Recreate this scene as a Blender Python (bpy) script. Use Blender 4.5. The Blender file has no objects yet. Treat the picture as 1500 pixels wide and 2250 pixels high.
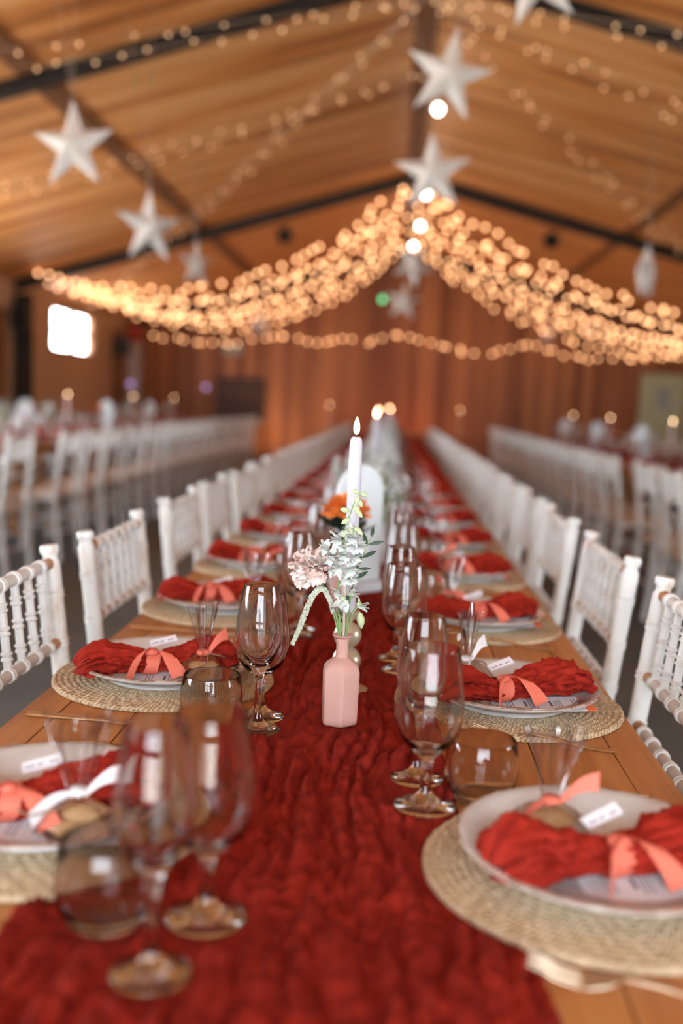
import bpy, math, random
from mathutils import Vector, Matrix, noise
random.seed(7)
S = bpy.context.scene
COL = S.collection
PI = math.pi

# ------------------------------------------------------------------ camera
cd = bpy.data.cameras.new('camera'); cam = bpy.data.objects.new('camera', cd); COL.objects.link(cam)
S.camera = cam
cd.sensor_fit = 'VERTICAL'; cd.sensor_height = 36; cd.sensor_width = 24; cd.lens = 35
YAW, PITCH, ROLL = math.radians(2.87), math.radians(6.255), math.radians(2.5)
fw = Vector((-math.sin(YAW)*math.cos(PITCH), math.cos(YAW)*math.cos(PITCH), -math.sin(PITCH)))
rt = Vector((math.cos(YAW), math.sin(YAW), 0)); up = rt.cross(fw)
r2 = rt*math.cos(ROLL) + up*math.sin(ROLL); u2 = -rt*math.sin(ROLL) + up*math.cos(ROLL)
m = Matrix((r2, u2, -fw)).transposed().to_4x4(); m.translation = (0, 0, 1.2)
cam.matrix_world = m
cd.clip_start = 0.05; cd.clip_end = 200
cd.dof.use_dof = True; cd.dof.focus_distance = 1.375; cd.dof.aperture_fstop = 1.75

# ------------------------------------------------------------------ world, exposure
W = bpy.data.worlds.new('sky'); S.world = W; W.use_nodes = True
wn = W.node_tree; wn.nodes.clear()
wo = wn.nodes.new('ShaderNodeOutputWorld'); wb = wn.nodes.new('ShaderNodeBackground')
tc = wn.nodes.new('ShaderNodeTexCoord'); sp = wn.nodes.new('ShaderNodeSeparateXYZ'); cr = wn.nodes.new('ShaderNodeValToRGB')
mr = wn.nodes.new('ShaderNodeMapRange'); mr.inputs[1].default_value = -1; mr.inputs[2].default_value = 1
wn.links.new(tc.outputs['Generated'], sp.inputs[0]); wn.links.new(sp.outputs[2], mr.inputs[0]); wn.links.new(mr.outputs[0], cr.inputs[0])
cr.color_ramp.elements[0].position = 0.44; cr.color_ramp.elements[0].color = (0.78, 0.76, 0.70, 1)
cr.color_ramp.elements[1].position = 0.50; cr.color_ramp.elements[1].color = (0.82, 0.92, 1.0, 1)
wn.links.new(cr.outputs[0], wb.inputs[0]); wb.inputs[1].default_value = 32.0
wn.links.new(wb.outputs[0], wo.inputs[0])
S.view_settings.view_transform = 'Standard'; S.view_settings.look = 'None'
S.view_settings.exposure = -0.5; S.view_settings.gamma = 1.0; S.view_settings.use_curve_mapping = False
S.cycles.max_bounces = 18; S.cycles.transmission_bounces = 18; S.cycles.glossy_bounces = 5
S.cycles.diffuse_bounces = 4; S.cycles.transparent_max_bounces = 16
S.cycles.sample_clamp_indirect = 4.0; S.cycles.sample_clamp_direct = 0
S.cycles.use_denoising = True
S.cycles.blur_glossy = 0.5

# openings: (wall, u0, u1, z0, z1)
FRONT_Y, BACK_Y, LX, RX = -2.6, 19.0, -5.0, 5.4
OPEN = [('front', -1.3, 1.3, 0.05, 2.95),
        ('left', 0.2, 2.4, 0.7, 2.2), ('left', 4.2, 6.4, 0.7, 2.2), ('left', 8.2, 10.4, 0.8, 2.2), ('left', 14.35, 16.3, 1.75, 2.45),
        ('right', 0.2, 2.2, 0.9, 2.2)]
def portal(i, wall, a, b, c, d):
    L = bpy.data.lights.new('daylight_portal', 'AREA'); L.shape = 'RECTANGLE'; L.size = b-a; L.size_y = d-c
    L.cycles.is_portal = True
    o = bpy.data.objects.new('daylight_portal', L); COL.objects.link(o)
    mid, zz = (a+b)/2, (c+d)/2
    if wall == 'front': o.location = (mid, FRONT_Y-0.16, zz); o.rotation_euler = (PI/2, 0, PI)
    if wall == 'left': o.location = (LX-0.16, mid, zz); o.rotation_euler = (PI/2, 0, PI/2)
    if wall == 'right': o.location = (RX+0.16, mid, zz); o.rotation_euler = (PI/2, 0, -PI/2)
for i, t in enumerate(OPEN): portal(i, *t)

# ------------------------------------------------------------------ materials
MATS = {}
def mat(name, col=(0.8, 0.8, 0.8), rough=0.5, metal=0, trans=0, emit=None, es=0, ior=1.45, spec=0.5, coat=0, sheen=0, sss=0):
    m = bpy.data.materials.new(name); m.use_nodes = True
    b = m.node_tree.nodes['Principled BSDF']
    b.inputs['Base Color'].default_value = (*col, 1); b.inputs['Roughness'].default_value = rough
    b.inputs['Metallic'].default_value = metal; b.inputs['Transmission Weight'].default_value = trans
    b.inputs['IOR'].default_value = ior; b.inputs['Specular IOR Level'].default_value = spec
    b.inputs['Coat Weight'].default_value = coat; b.inputs['Sheen Weight'].default_value = sheen
    if sss: b.inputs['Subsurface Weight'].default_value = sss; b.inputs['Subsurface Radius'].default_value = (0.01, 0.006, 0.004)
    if emit: b.inputs['Emission Color'].default_value = (*emit, 1); b.inputs['Emission Strength'].default_value = es
    MATS[name] = m
    return m
def N(m, t, **kw):
    n = m.node_tree.nodes.new(t)
    for k, v in kw.items(): setattr(n, k, v)
    return n
def lk(m, a, b): m.node_tree.links.new(a, b)
def mixnoise(m, scale, c1, c2, p1=0.35, p2=0.65, detail=4, bump=0, bscale=None, dist=0.01, c3=None):
    """two-colour noise in object space, stretched by scale, with bump"""
    b = m.node_tree.nodes['Principled BSDF']
    t = N(m, 'ShaderNodeTexCoord'); mp = N(m, 'ShaderNodeMapping'); mp.inputs['Scale'].default_value = scale
    nz = N(m, 'ShaderNodeTexNoise'); nz.inputs['Scale'].default_value = 1; nz.inputs['Detail'].default_value = detail
    nz.inputs['Roughness'].default_value = 0.6
    cr = N(m, 'ShaderNodeValToRGB')
    cr.color_ramp.elements[0].position = p1; cr.color_ramp.elements[0].color = (*c1, 1)
    cr.color_ramp.elements[1].position = p2; cr.color_ramp.elements[1].color = (*c2, 1)
    if c3:
        e = cr.color_ramp.elements.new((p1+p2)/2); e.color = (*c3, 1)
    lk(m, t.outputs['Object'], mp.inputs[0]); lk(m, mp.outputs[0], nz.inputs[0]); lk(m, nz.outputs[0], cr.inputs[0])
    lk(m, cr.outputs[0], b.inputs['Base Color'])
    if bump:
        mp2 = N(m, 'ShaderNodeMapping'); mp2.inputs['Scale'].default_value = bscale or scale
        n2 = N(m, 'ShaderNodeTexNoise'); n2.inputs['Scale'].default_value = 1; n2.inputs['Detail'].default_value = 3
        bp = N(m, 'ShaderNodeBump'); bp.inputs['Strength'].default_value = bump; bp.inputs['Distance'].default_value = dist
        lk(m, t.outputs['Object'], mp2.inputs[0]); lk(m, mp2.outputs[0], n2.inputs[0]); lk(m, n2.outputs[0], bp.inputs['Height'])
        lk(m, bp.outputs[0], b.inputs['Normal'])
    return m
mixnoise(mat('ceiling_board', rough=0.5), (0.35, 5.0, 0.6), (0.34, 0.115, 0.03), (0.95, 0.52, 0.22), 0.34, 0.62, 5, c3=(0.78, 0.32, 0.09))
mat('dark_steel', (0.018, 0.012, 0.010), 0.6)
mixnoise(mat('batten_wood', rough=0.6), (8, 1, 8), (0.16, 0.06, 0.02), (0.26, 0.11, 0.04))
mixnoise(mat('floor_concrete', rough=0.7), (1.2, 1.2, 1.2), (0.075, 0.088, 0.093), (0.12, 0.135, 0.138), detail=6)
mixnoise(mat('plaster_beige', rough=0.85), (0.8, 0.8, 0.8), (0.52, 0.36, 0.23), (0.60, 0.43, 0.28))
mixnoise(mat('table_wood', rough=0.38), (28, 1.6, 10), (0.32, 0.12, 0.035), (0.60, 0.28, 0.10), 0.3, 0.7, 6, 0.15, (120, 6, 40), 0.002, c3=(0.48, 0.20, 0.065))
mixnoise(mat('lime_white', rough=0.42), (30, 30, 9), (0.55, 0.38, 0.25), (0.80, 0.78, 0.74), 0.24, 0.46, 5, 0.1, (60, 60, 14), 0.002)
mixnoise(mat('lime_wood', rough=0.42), (22, 22, 22), (0.50, 0.24, 0.10), (0.68, 0.50, 0.36), 0.44, 0.80, 4)
mat('seat_pad', (0.75, 0.72, 0.66), 0.8)
mixnoise(mat('runner_cloth', rough=0.9, spec=0.15), (60, 30, 60), (0.13, 0.006, 0.003), (0.26, 0.017, 0.009), 0.3, 0.7, 4, 0.5, (700, 500, 500), 0.001)
mixnoise(mat('napkin_cloth', rough=0.9, spec=0.15), (40, 40, 40), (0.22, 0.011, 0.006), (0.36, 0.026, 0.014), 0.3, 0.7, 4, 0.5, (500, 500, 500), 0.001)
mat('coral_ribbon', (0.72, 0.165, 0.105), 0.6); mat('white_ribbon', (0.85, 0.80, 0.80), 0.5)
mat('card_white', (0.84, 0.80, 0.82), 0.55); mat('card_orange', (0.80, 0.16, 0.05), 0.6); mat('print_grey', (0.12, 0.09, 0.10), 0.8)
mixnoise(mat('plate_glaze', rough=0.07, coat=1.0), (40, 40, 40), (0.78, 0.75, 0.72), (0.86, 0.84, 0.82))
mixnoise(mat('plate_rim', rough=0.25), (90, 90, 90), (0.22, 0.10, 0.05), (0.60, 0.46, 0.36), 0.35, 0.65)
mat('glass_clear', (1, 1, 1), 0.0, trans=1.0, ior=1.5)
mat('gold_metal', (1.0, 0.84, 0.62), 0.34, metal=1); mat('pearl_gold', (0.72, 0.66, 0.50), 0.28, metal=0.6)
mat('candle_wax', (0.58, 0.55, 0.62), 0.45, sss=0.3); mat('candle_pink', (0.72, 0.52, 0.52), 0.45, sss=0.2)
mat('wick_black', (0.02, 0.015, 0.01), 0.9)
mat('flame', (1, 0.8, 0.5), 0.5, emit=(1.0, 0.62, 0.32), es=44)
mat('paper_star', (0.86, 0.83, 0.80), 0.8)
mat('cord', (0.55, 0.45, 0.35), 0.7); mat('cord_clear', (0.60, 0.45, 0.32), 0.4)
mat('bulb_warm', (1, 0.7, 0.4), 0.4, emit=(1.0, 0.49, 0.22), es=8.5)
mat('bulb_dim', (1, 0.8, 0.6), 0.2, emit=(1.0, 0.55, 0.25), es=2.4)
mat('bulb_white', (1, 1, 1), 0.3, emit=(1.0, 0.93, 0.84), es=22)
mat('led_green', (0.1, 0.9, 0.4), 0.3, emit=(0.12, 0.75, 0.30), es=4); mat('led_violet', (0.4, 0.3, 0.9), 0.3, emit=(0.55, 0.42, 0.9), es=1.6)
mat('vase_pink', (0.66, 0.33, 0.27), 0.62)
mixnoise(MATS['vase_pink'], (3, 3, 3), (0.58, 0.32, 0.27), (0.60, 0.335, 0.285), bump=0.25, bscale=(40, 40, 900), dist=0.001)
mat('ceramic_white', (0.72, 0.75, 0.76), 0.35)
mixnoise(mat('petal_peach', rough=0.7, sss=0.15), (50, 50, 50), (0.90, 0.58, 0.50), (0.92, 0.76, 0.70), 0.32, 0.55)
mat('petal_white', (0.74, 0.77, 0.72), 0.65, sss=0.1); mat('petal_orange', (0.90, 0.26, 0.05), 0.6)
mat('bud_green', (0.50, 0.58, 0.34), 0.6); mat('stem_green', (0.22, 0.32, 0.12), 0.55); mat('leaf_dark', (0.030, 0.058, 0.032), 0.5)
mat('amaranth_white', (0.56, 0.58, 0.46), 0.8)
mat('biscuit', (0.58, 0.36, 0.18), 0.8); mat('twine', (0.30, 0.17, 0.10), 0.8)
mat('speaker_black', (0.015, 0.013, 0.012), 0.6); mat('board_dark', (0.07, 0.032, 0.022), 0.6); mat('frame_brown', (0.25, 0.09, 0.03), 0.5)
mat('drape_white', (0.62, 0.55, 0.52), 0.8); mat('drape_red', (0.45, 0.08, 0.05), 0.8); mat('box_blue', (0.35, 0.42, 0.42), 0.6)
mat('door_green', (0.52, 0.58, 0.38), 0.5); mat('frame_white', (0.75, 0.75, 0.73), 0.5)
# thin film: clear wrap
m = mat('cellophane'); nt = m.node_tree; b = nt.nodes['Principled BSDF']; o = nt.nodes['Material Output']
tr = N(m, 'ShaderNodeBsdfTransparent'); gl = N(m, 'ShaderNodeBsdfGlossy'); gl.inputs['Roughness'].default_value = 0.08
mx = N(m, 'ShaderNodeMixShader'); fr = N(m, 'ShaderNodeLayerWeight'); fr.inputs[0].default_value = 0.35
lk(m, fr.outputs['Facing'], mx.inputs[0]); lk(m, tr.outputs[0], mx.inputs[1]); lk(m, gl.outputs[0], mx.inputs[2]); lk(m, mx.outputs[0], o.inputs[0])
# window pane
m = mat('window_glass'); o = m.node_tree.nodes['Material Output']
tr = N(m, 'ShaderNodeBsdfTransparent'); gl = N(m, 'ShaderNodeBsdfGlossy'); gl.inputs['Roughness'].default_value = 0.02
mx = N(m, 'ShaderNodeMixShader'); mx.inputs[0].default_value = 0.06
lk(m, tr.outputs[0], mx.inputs[1]); lk(m, gl.outputs[0], mx.inputs[2]); lk(m, mx.outputs[0], o.inputs[0])
# back wall: vertical boards, each its own tone
m = mat('wall_boards', rough=0.6); b = m.node_tree.nodes['Principled BSDF']
t = N(m, 'ShaderNodeTexCoord'); sx = N(m, 'ShaderNodeSeparateXYZ'); lk(m, t.outputs['Object'], sx.inputs[0])
mu = N(m, 'ShaderNodeMath', operation='MULTIPLY'); mu.inputs[1].default_value = 5.5; lk(m, sx.outputs[0], mu.inputs[0])
fl = N(m, 'ShaderNodeMath', operation='FLOOR'); lk(m, mu.outputs[0], fl.inputs[0])
wnz = N(m, 'ShaderNodeTexWhiteNoise', noise_dimensions='1D'); lk(m, fl.outputs[0], wnz.inputs['W'])
mp = N(m, 'ShaderNodeMapping'); mp.inputs['Scale'].default_value = (6, 1, 0.5); lk(m, t.outputs['Object'], mp.inputs[0])
nz = N(m, 'ShaderNodeTexNoise'); nz.inputs['Scale'].default_value = 1; lk(m, mp.outputs[0], nz.inputs[0])
av = N(m, 'ShaderNodeMath', operation='ADD'); lk(m, wnz.outputs[0], av.inputs[0]); lk(m, nz.outputs[0], av.inputs[1])
cr = N(m, 'ShaderNodeValToRGB'); hv = N(m, 'ShaderNodeMath', operation='MULTIPLY'); hv.inputs[1].default_value = 0.5
lk(m, av.outputs[0], hv.inputs[0]); lk(m, hv.outputs[0], cr.inputs[0])
cr.color_ramp.elements[0].position = 0.2; cr.color_ramp.elements[0].color = (0.20, 0.065, 0.028, 1)
cr.color_ramp.elements[1].position = 0.8; cr.color_ramp.elements[1].color = (0.55, 0.23, 0.095, 1)
lk(m, cr.outputs[0], b.inputs['Base Color'])
# woven mat: coiled braid
m = mat('seagrass', rough=0.8); b = m.node_tree.nodes['Principled BSDF']
t = N(m, 'ShaderNodeTexCoord'); sx = N(m, 'ShaderNodeSeparateXYZ'); lk(m, t.outputs['Object'], sx.inputs[0])
x2 = N(m, 'ShaderNodeVectorMath', operation='LENGTH'); mpz = N(m, 'ShaderNodeMapping'); mpz.inputs['Scale'].default_value = (1, 1, 0)
lk(m, t.outputs['Object'], mpz.inputs[0]); lk(m, mpz.outputs[0], x2.inputs[0])
at = N(m, 'ShaderNodeMath', operation='ARCTAN2'); lk(m, sx.outputs[1], at.inputs[0]); lk(m, sx.outputs[0], at.inputs[1])
ar = N(m, 'ShaderNodeMath', operation='MULTIPLY'); lk(m, at.outputs[0], ar.inputs[0]); ar.inputs[1].default_value = 150
rr = N(m, 'ShaderNodeMath', operation='MULTIPLY'); lk(m, x2.outputs['Value'], rr.inputs[0]); rr.inputs[1].default_value = 900
ad = N(m, 'ShaderNodeMath', operation='ADD'); lk(m, ar.outputs[0], ad.inputs[0]); lk(m, rr.outputs[0], ad.inputs[1])
sn = N(m, 'ShaderNodeMath', operation='SINE'); lk(m, ad.outputs[0], sn.inputs[0])
nz = N(m, 'ShaderNodeTexNoise'); nz.inputs['Scale'].default_value = 120; lk(m, t.outputs['Object'], nz.inputs[0])
h = N(m, 'ShaderNodeMath', operation='MULTIPLY_ADD'); lk(m, sn.outputs[0], h.inputs[0]); h.inputs[1].default_value = 0.2; lk(m, nz.outputs[0], h.inputs[2])
cr = N(m, 'ShaderNodeValToRGB'); cr.color_ramp.elements[0].position = 0.2; cr.color_ramp.elements[0].color = (0.38, 0.25, 0.13, 1)
cr.color_ramp.elements[1].position = 0.75; cr.color_ramp.elements[1].color = (0.74, 0.58, 0.39, 1)
lk(m, h.outputs[0], cr.inputs[0]); lk(m, cr.outputs[0], b.inputs['Base Color'])
bp = N(m, 'ShaderNodeBump'); bp.inputs['Strength'].default_value = 0.8; bp.inputs['Distance'].default_value = 0.003
lk(m, h.outputs[0], bp.inputs['Height']); lk(m, bp.outputs[0], b.inputs['Normal'])

# ------------------------------------------------------------------ mesh builder
class MB:
    def __init__(s): s.v = []; s.f = []; s.mi = []; s.cur = 0
    def add(s, vs, fs):
        b = len(s.v); s.v += [tuple(v) for v in vs]
        for f in fs: s.f.append(tuple(i+b for i in f)); s.mi.append(s.cur)
    def box(s, x0, x1, y0, y1, z0, z1, rot=None, piv=None):
        vs = [Vector((x, y, z)) for z in (z0, z1) for y in (y0, y1) for x in (x0, x1)]
        if rot:
            p = Vector(piv or (0, 0, 0)); vs = [rot @ (v-p) + p for v in vs]
        s.add(vs, [(0, 2, 3, 1), (4, 5, 7, 6), (0, 1, 5, 4), (2, 6, 7, 3), (0, 4, 6, 2), (1, 3, 7, 5)])
    def prism(s, poly, y0, y1, fn=None):
        fn = fn or (lambda a, b, c: (a, c, b))
        n = len(poly); vs = [fn(a, b, y0) for a, b in poly] + [fn(a, b, y1) for a, b in poly]
        s.add(vs, [tuple(range(n)), tuple(range(2*n-1, n-1, -1))] + [(i, i+n, (i+1) % n+n, (i+1) % n) for i in range(n)])
    def lathe(s, prof, seg=24, c=(0, 0, 0), close=False, tf=None):
        n = len(prof); vs = []
        for r, z in prof:
            for k in range(seg):
                a = 2*PI*k/seg; v = Vector((c[0]+r*math.cos(a), c[1]+r*math.sin(a), c[2]+z)); vs.append(tf @ v if tf else v)
        fs = []
        for i in range(n-1 if not close else n):
            j = (i+1) % n
            for k in range(seg): fs.append((i*seg+k, i*seg+(k+1) % seg, j*seg+(k+1) % seg, j*seg+k))
        if not close:
            if prof[0][0] > 1e-6: fs.append(tuple(range(seg-1, -1, -1)))
            if prof[-1][0] > 1e-6: fs.append(tuple((n-1)*seg+k for k in range(seg)))
        s.add(vs, fs)
    def tube(s, pts, rad, seg=10, mis=None):
        pts = [Vector(p) for p in pts]; n = len(pts); rad = rad if isinstance(rad, (list, tuple)) else [rad]*n
        ref = None; vs = []
        for i, p in enumerate(pts):
            d = (pts[min(i+1, n-1)]-pts[max(i-1, 0)]).normalized()
            if ref is None: ref = Vector((0, 0, 1)).cross(d) if abs(d.z) < 0.9 else Vector((1, 0, 0)).cross(d)
            a = (ref - d*ref.dot(d)).normalized(); ref = a; b = d.cross(a)
            for k in range(seg):
                t = 2*PI*k/seg; vs.append(p + (a*math.cos(t)+b*math.sin(t))*rad[i])
        base = s.cur
        b0 = len(s.v); s.v += [tuple(v) for v in vs]
        for i in range(n-1):
            for k in range(seg):
                s.f.append((b0+i*seg+k, b0+i*seg+(k+1) % seg, b0+(i+1)*seg+(k+1) % seg, b0+(i+1)*seg+k)); s.mi.append(mis[i] if mis else base)
        s.f.append(tuple(b0+k for k in range(seg-1, -1, -1))); s.mi.append(mis[0] if mis else base)
        s.f.append(tuple(b0+(n-1)*seg+k for k in range(seg))); s.mi.append(mis[-1] if mis else base)
    def ball(s, c, r, seg=10, rg=6, sq=(1, 1, 1)):
        prof = [(max(1e-7, r*math.sin(PI*i/rg)), -r*math.cos(PI*i/rg)) for i in range(rg+1)]
        tf = Matrix.Translation(c) @ Matrix.Diagonal((*sq, 1)); s.lathe(prof, seg, tf=tf)
    def grid(s, nu, nv, fn, wrap=False):
        vs = [fn(i/(nu-1), j/(nv-1 if not wrap else nv)) for i in range(nu) for j in range(nv)]
        fs = []
        for i in range(nu-1):
            for j in range(nv if wrap else nv-1):
                k = (j+1) % nv; fs.append((i*nv+j, (i+1)*nv+j, (i+1)*nv+k, i*nv+k))
        s.add(vs, fs)
    def mesh(s, name, mats, smooth=40):
        me = bpy.data.meshes.new(name); me.from_pydata(s.v, [], s.f)
        for mm in (mats if isinstance(mats, (list, tuple)) else [mats]): me.materials.append(MATS[mm])
        me.polygons.foreach_set('material_index', s.mi)
        if smooth:
            me.polygons.foreach_set('use_smooth', [True]*len(s.f)); me.update()
            try: me.set_sharp_from_angle(angle=math.radians(smooth))
            except Exception: pass
        me.update(); return me
    def obj(s, name, mats, parent=None, smooth=40):
        o = bpy.data.objects.new(name, s.mesh(name, mats, smooth)); COL.objects.link(o)
        if parent: o.parent = parent
        return o
def tag(o, label, cat, group=None, kind=None):
    o['label'] = label; o['category'] = cat
    if group: o['group'] = group
    if kind: o['kind'] = kind
    return o
def struct(o): o['kind'] = 'structure'; return o
def empty(name, loc=(0, 0, 0), rz=0):
    o = bpy.data.objects.new(name, None); COL.objects.link(o); o.location = loc; o.rotation_euler = (0, 0, rz); o.empty_display_size = 0.05
    return o
def copy_tree(o, parent=None):
    c = o.copy(); COL.objects.link(c); c.parent = parent
    for ch in o.children: copy_tree(ch, c)
    return c
class Proto:
    """first use hands out the original, later uses hand out copies"""
    def __init__(s, o): s.o = o; s.used = False
    def put(s, loc, rz, label, cat, group=None, scale=None, rx=None):
        o = copy_tree(s.o) if s.used else s.o
        s.used = True
        o.location = loc; o.rotation_euler = (rx[0] if rx else 0, rx[1] if rx else 0, rz)
        if scale: o.scale = scale
        if 'group' in o: del o['group']
        return tag(o, label, cat, group)
ORD = 'first second third fourth fifth sixth seventh eighth ninth tenth eleventh twelfth thirteenth fourteenth fifteenth sixteenth seventeenth eighteenth nineteenth twentieth'.split()
ORD += ['twenty-'+x for x in ORD[:9]]
def nz3(x, y, z=0): return noise.noise(Vector((x, y, z)))

# ------------------------------------------------------------------ room
RXC, RZ = 0.08, 4.10            # ridge
LS, RS = 0.297, 0.25            # roof slopes
def roof(x): return RZ - (LS*(RXC-x) if x < RXC else RS*(x-RXC))
b = MB(); b.box(LX-0.15, RX+0.15, FRONT_Y-0.15, BACK_Y+0.15, -0.1, 0); struct(b.obj('floor', 'floor_concrete', smooth=0))
def slope(x0, x1, y0, y1, t0, t1):
    bb = MB(); bb.prism([(x0, roof(x0)+t0), (x1, roof(x1)+t0), (x1, roof(x1)+t1), (x0, roof(x0)+t1)], y0, y1); return bb
b = slope(LX-0.15, RXC, FRONT_Y-0.15, BACK_Y+0.15, 0, 0.08)
b2 = slope(RXC, RX+0.15, FRONT_Y-0.15, BACK_Y+0.15, 0, 0.08); b.add(b2.v, b2.f); struct(b.obj('ceiling', 'ceiling_board', smooth=0))
def wallgrid(name, wall, u0, u1, top, matn, th=0.15):
    ops = [o[1:] for o in OPEN if o[0] == wall]; bb = MB()
    us = sorted({u0, u1, *[o[0] for o in ops], *[o[1] for o in ops]})
    def bx(a, c, z0, z1):
        if wall == 'front': bb.box(a, c, FRONT_Y-th, FRONT_Y, z0, z1)
        if wall == 'left': bb.box(LX-th, LX, a, c, z0, z1)
        if wall == 'right': bb.box(RX, RX+th, a, c, z0, z1)
    for a, c in zip(us, us[1:]):
        o = [q for q in ops if q[0] <= a+1e-6 and q[1] >= c-1e-6]
        if o: bx(a, c, 0, o[0][2]); (bx(a, c, o[0][3], top) if o[0][3] < top else None)
        else: bx(a, c, 0, top)
    if wall == 'front':
        bb.prism([(LX, top), (-1.3, top), (-1.3, 2.95), (-1.3, roof(-1.3)), (LX, roof(LX))], FRONT_Y-th, FRONT_Y)
        bb.prism([(1.3, top), (RX, top), (RX, roof(RX)), (1.3, roof(1.3)), (1.3, 2.95)], FRONT_Y-th, FRONT_Y)
        bb.prism([(-1.3, 2.95), (1.3, 2.95), (1.3, roof(1.3)), (RXC, RZ), (-1.3, roof(-1.3))], FRONT_Y-th, FRONT_Y)
    return struct(bb.obj(name, matn, smooth=0))
wallgrid('wall_front', 'front', LX-0.15, RX+0.15, 2.56, 'plaster_beige')
wallgrid('wall_left', 'left', FRONT_Y, BACK_Y, roof(LX)-0.005, 'plaster_beige')
wallgrid('wall_right', 'right', FRONT_Y, BACK_Y, roof(RX)-0.005, 'plaster_beige')
b = MB(); b.prism([(LX-0.15, 0), (RX+0.15, 0), (RX+0.15, roof(RX+0.15)), (RXC, RZ), (LX-0.15, roof(LX-0.15))], BACK_Y, BACK_Y+0.15); struct(b.obj('wall_back', 'wall_boards', smooth=0))
# windows: frame, bars and glass in each opening
for i, (w, a, c, z0, z1) in enumerate(OPEN):
    fr = MB(); gl = MB(); t = 0.035
    def bx(bb, u0, u1, q0, q1, d0, d1):
        if w == 'front': bb.box(u0, u1, FRONT_Y-d1, FRONT_Y-d0, q0, q1)
        if w == 'left': bb.box(LX-d1, LX-d0, u0, u1, q0, q1)
        if w == 'right': bb.box(RX+d0, RX+d1, u0, u1, q0, q1)
    mid = (a+c)/2
    bx(fr, a, a+2*t, z0, z1, 0.03, 0.09); bx(fr, c-2*t, c, z0, z1, 0.03, 0.09); bx(fr, a, c, z0, z0+2*t, 0.03, 0.09); bx(fr, a, c, z1-2*t, z1, 0.03, 0.09)
    bx(fr, mid-t, mid+t, z0, z1, 0.03, 0.09)
    if w == 'front':
        for zz in (0.75, 1.45): bx(fr, a, c, zz-t, zz+t, 0.03, 0.09)
        for uu in (-0.65, 0.65): bx(fr, uu-t, uu+t, z0, z1, 0.03, 0.09)
    else: bx(fr, a, c, (z0+z1)/2-t*0.6, (z0+z1)/2+t*0.6, 0.035, 0.085)
    bx(gl, a+t, c-t, z0+t, z1-t, 0.055, 0.06)
    f = struct(fr.obj('window_%d' % (i+1), 'speaker_black' if w == 'front' else 'frame_brown', smooth=0)); gl.obj('pane', 'window_glass', f, smooth=0)
# door in the far right corner
b = MB(); b.box(4.50, 5.34, BACK_Y-0.05, BACK_Y-0.005, 0, 1.98); d = struct(b.obj('door_1', 'door_green', smooth=0))
b = MB(); b.box(4.84, 5.06, BACK_Y-0.058, BACK_Y-0.05, 1.35, 1.72); b.obj('door_pane', 'box_blue', d, 0)
b = MB(); b.box(4.42, 4.50, BACK_Y-0.07, BACK_Y, 0, 2.06); b.box(4.50, 5.38, BACK_Y-0.07, BACK_Y, 1.98, 2.06); b.obj('door_frame', 'frame_brown', d, 0)
b = MB(); b.tube([(4.60, BACK_Y-0.06, 1.0), (4.60, BACK_Y-0.10, 1.0), (4.70, BACK_Y-0.10, 1.0)], 0.01); b.obj('door_handle', 'gold_metal', d)
# rafters and battens
k = 0
for y, dp, wd in ((0.9, 0.16, 0.14), (6.9, 0.09, 0.12), (12.9, 0.13, 0.15), (18.7, 0.14, 0.14)):
    k += 1; b = MB()
    for x0, x1 in ((LX, RXC), (RXC, RX)):
        # I section: flange, web, flange
        q = slope(x0, x1, y-wd/2, y+wd/2, -dp, -dp+0.02); b.add(q.v, q.f)
        q = slope(x0, x1, y-0.012, y+0.012, -dp+0.02, -0.02); b.add(q.v, q.f)
        q = slope(x0, x1, y-wd/2, y+wd/2, -0.02, 0.0); b.add(q.v, q.f)
    struct(b.obj('trim_%d' % k, 'dark_steel', smooth=0))
for x, wd in ((-2.55, 0.15), (2.75, 0.12), (RXC, 0.16)):
    for y0, y1 in ((0.99, 6.81), (6.99, 12.8), (13.0, 18.6)):
        k += 1
        if x == RXC:
            b = MB(); b.prism([(RXC-wd/2, RZ-0.045), (RXC+wd/2, RZ-0.045), (RXC+wd/2, RZ-0.015), (RXC, RZ), (RXC-wd/2, RZ-0.015)], y0, y1)
        else: b = slope(x-wd/2, x+wd/2, y0, y1, -0.02, 0.0)
        struct(b.obj('trim_%d' % k, 'batten_wood', smooth=0))
for x, y in ((LX+0.11, 12.9), (RX-0.11, 12.9), (LX+0.11, 6.9), (RX-0.11, 6.9)):
    k += 1; b = MB(); b.box(x-0.10, x+0.10, y-0.08, y-0.06, 0, roof(x)-0.2); b.box(x-0.10, x+0.10, y+0.06, y+0.08, 0, roof(x)-0.2); b.box(x-0.012, x+0.012, y-0.06, y+0.06, 0, roof(x)-0.2)
    struct(b.obj('trim_%d' % k, 'dark_steel', smooth=0))
k += 1; b = MB(); b.box(LX, LX+0.04, 12.2, 12.5, 0, 2.2); struct(b.obj('trim_%d' % k, 'batten_wood', smooth=0))
k += 1; b = MB(); b.box(LX, LX+0.10, 17.35, 17.6, 0, 2.3); struct(b.obj('trim_%d' % k, 'batten_wood', smooth=0))

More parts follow.
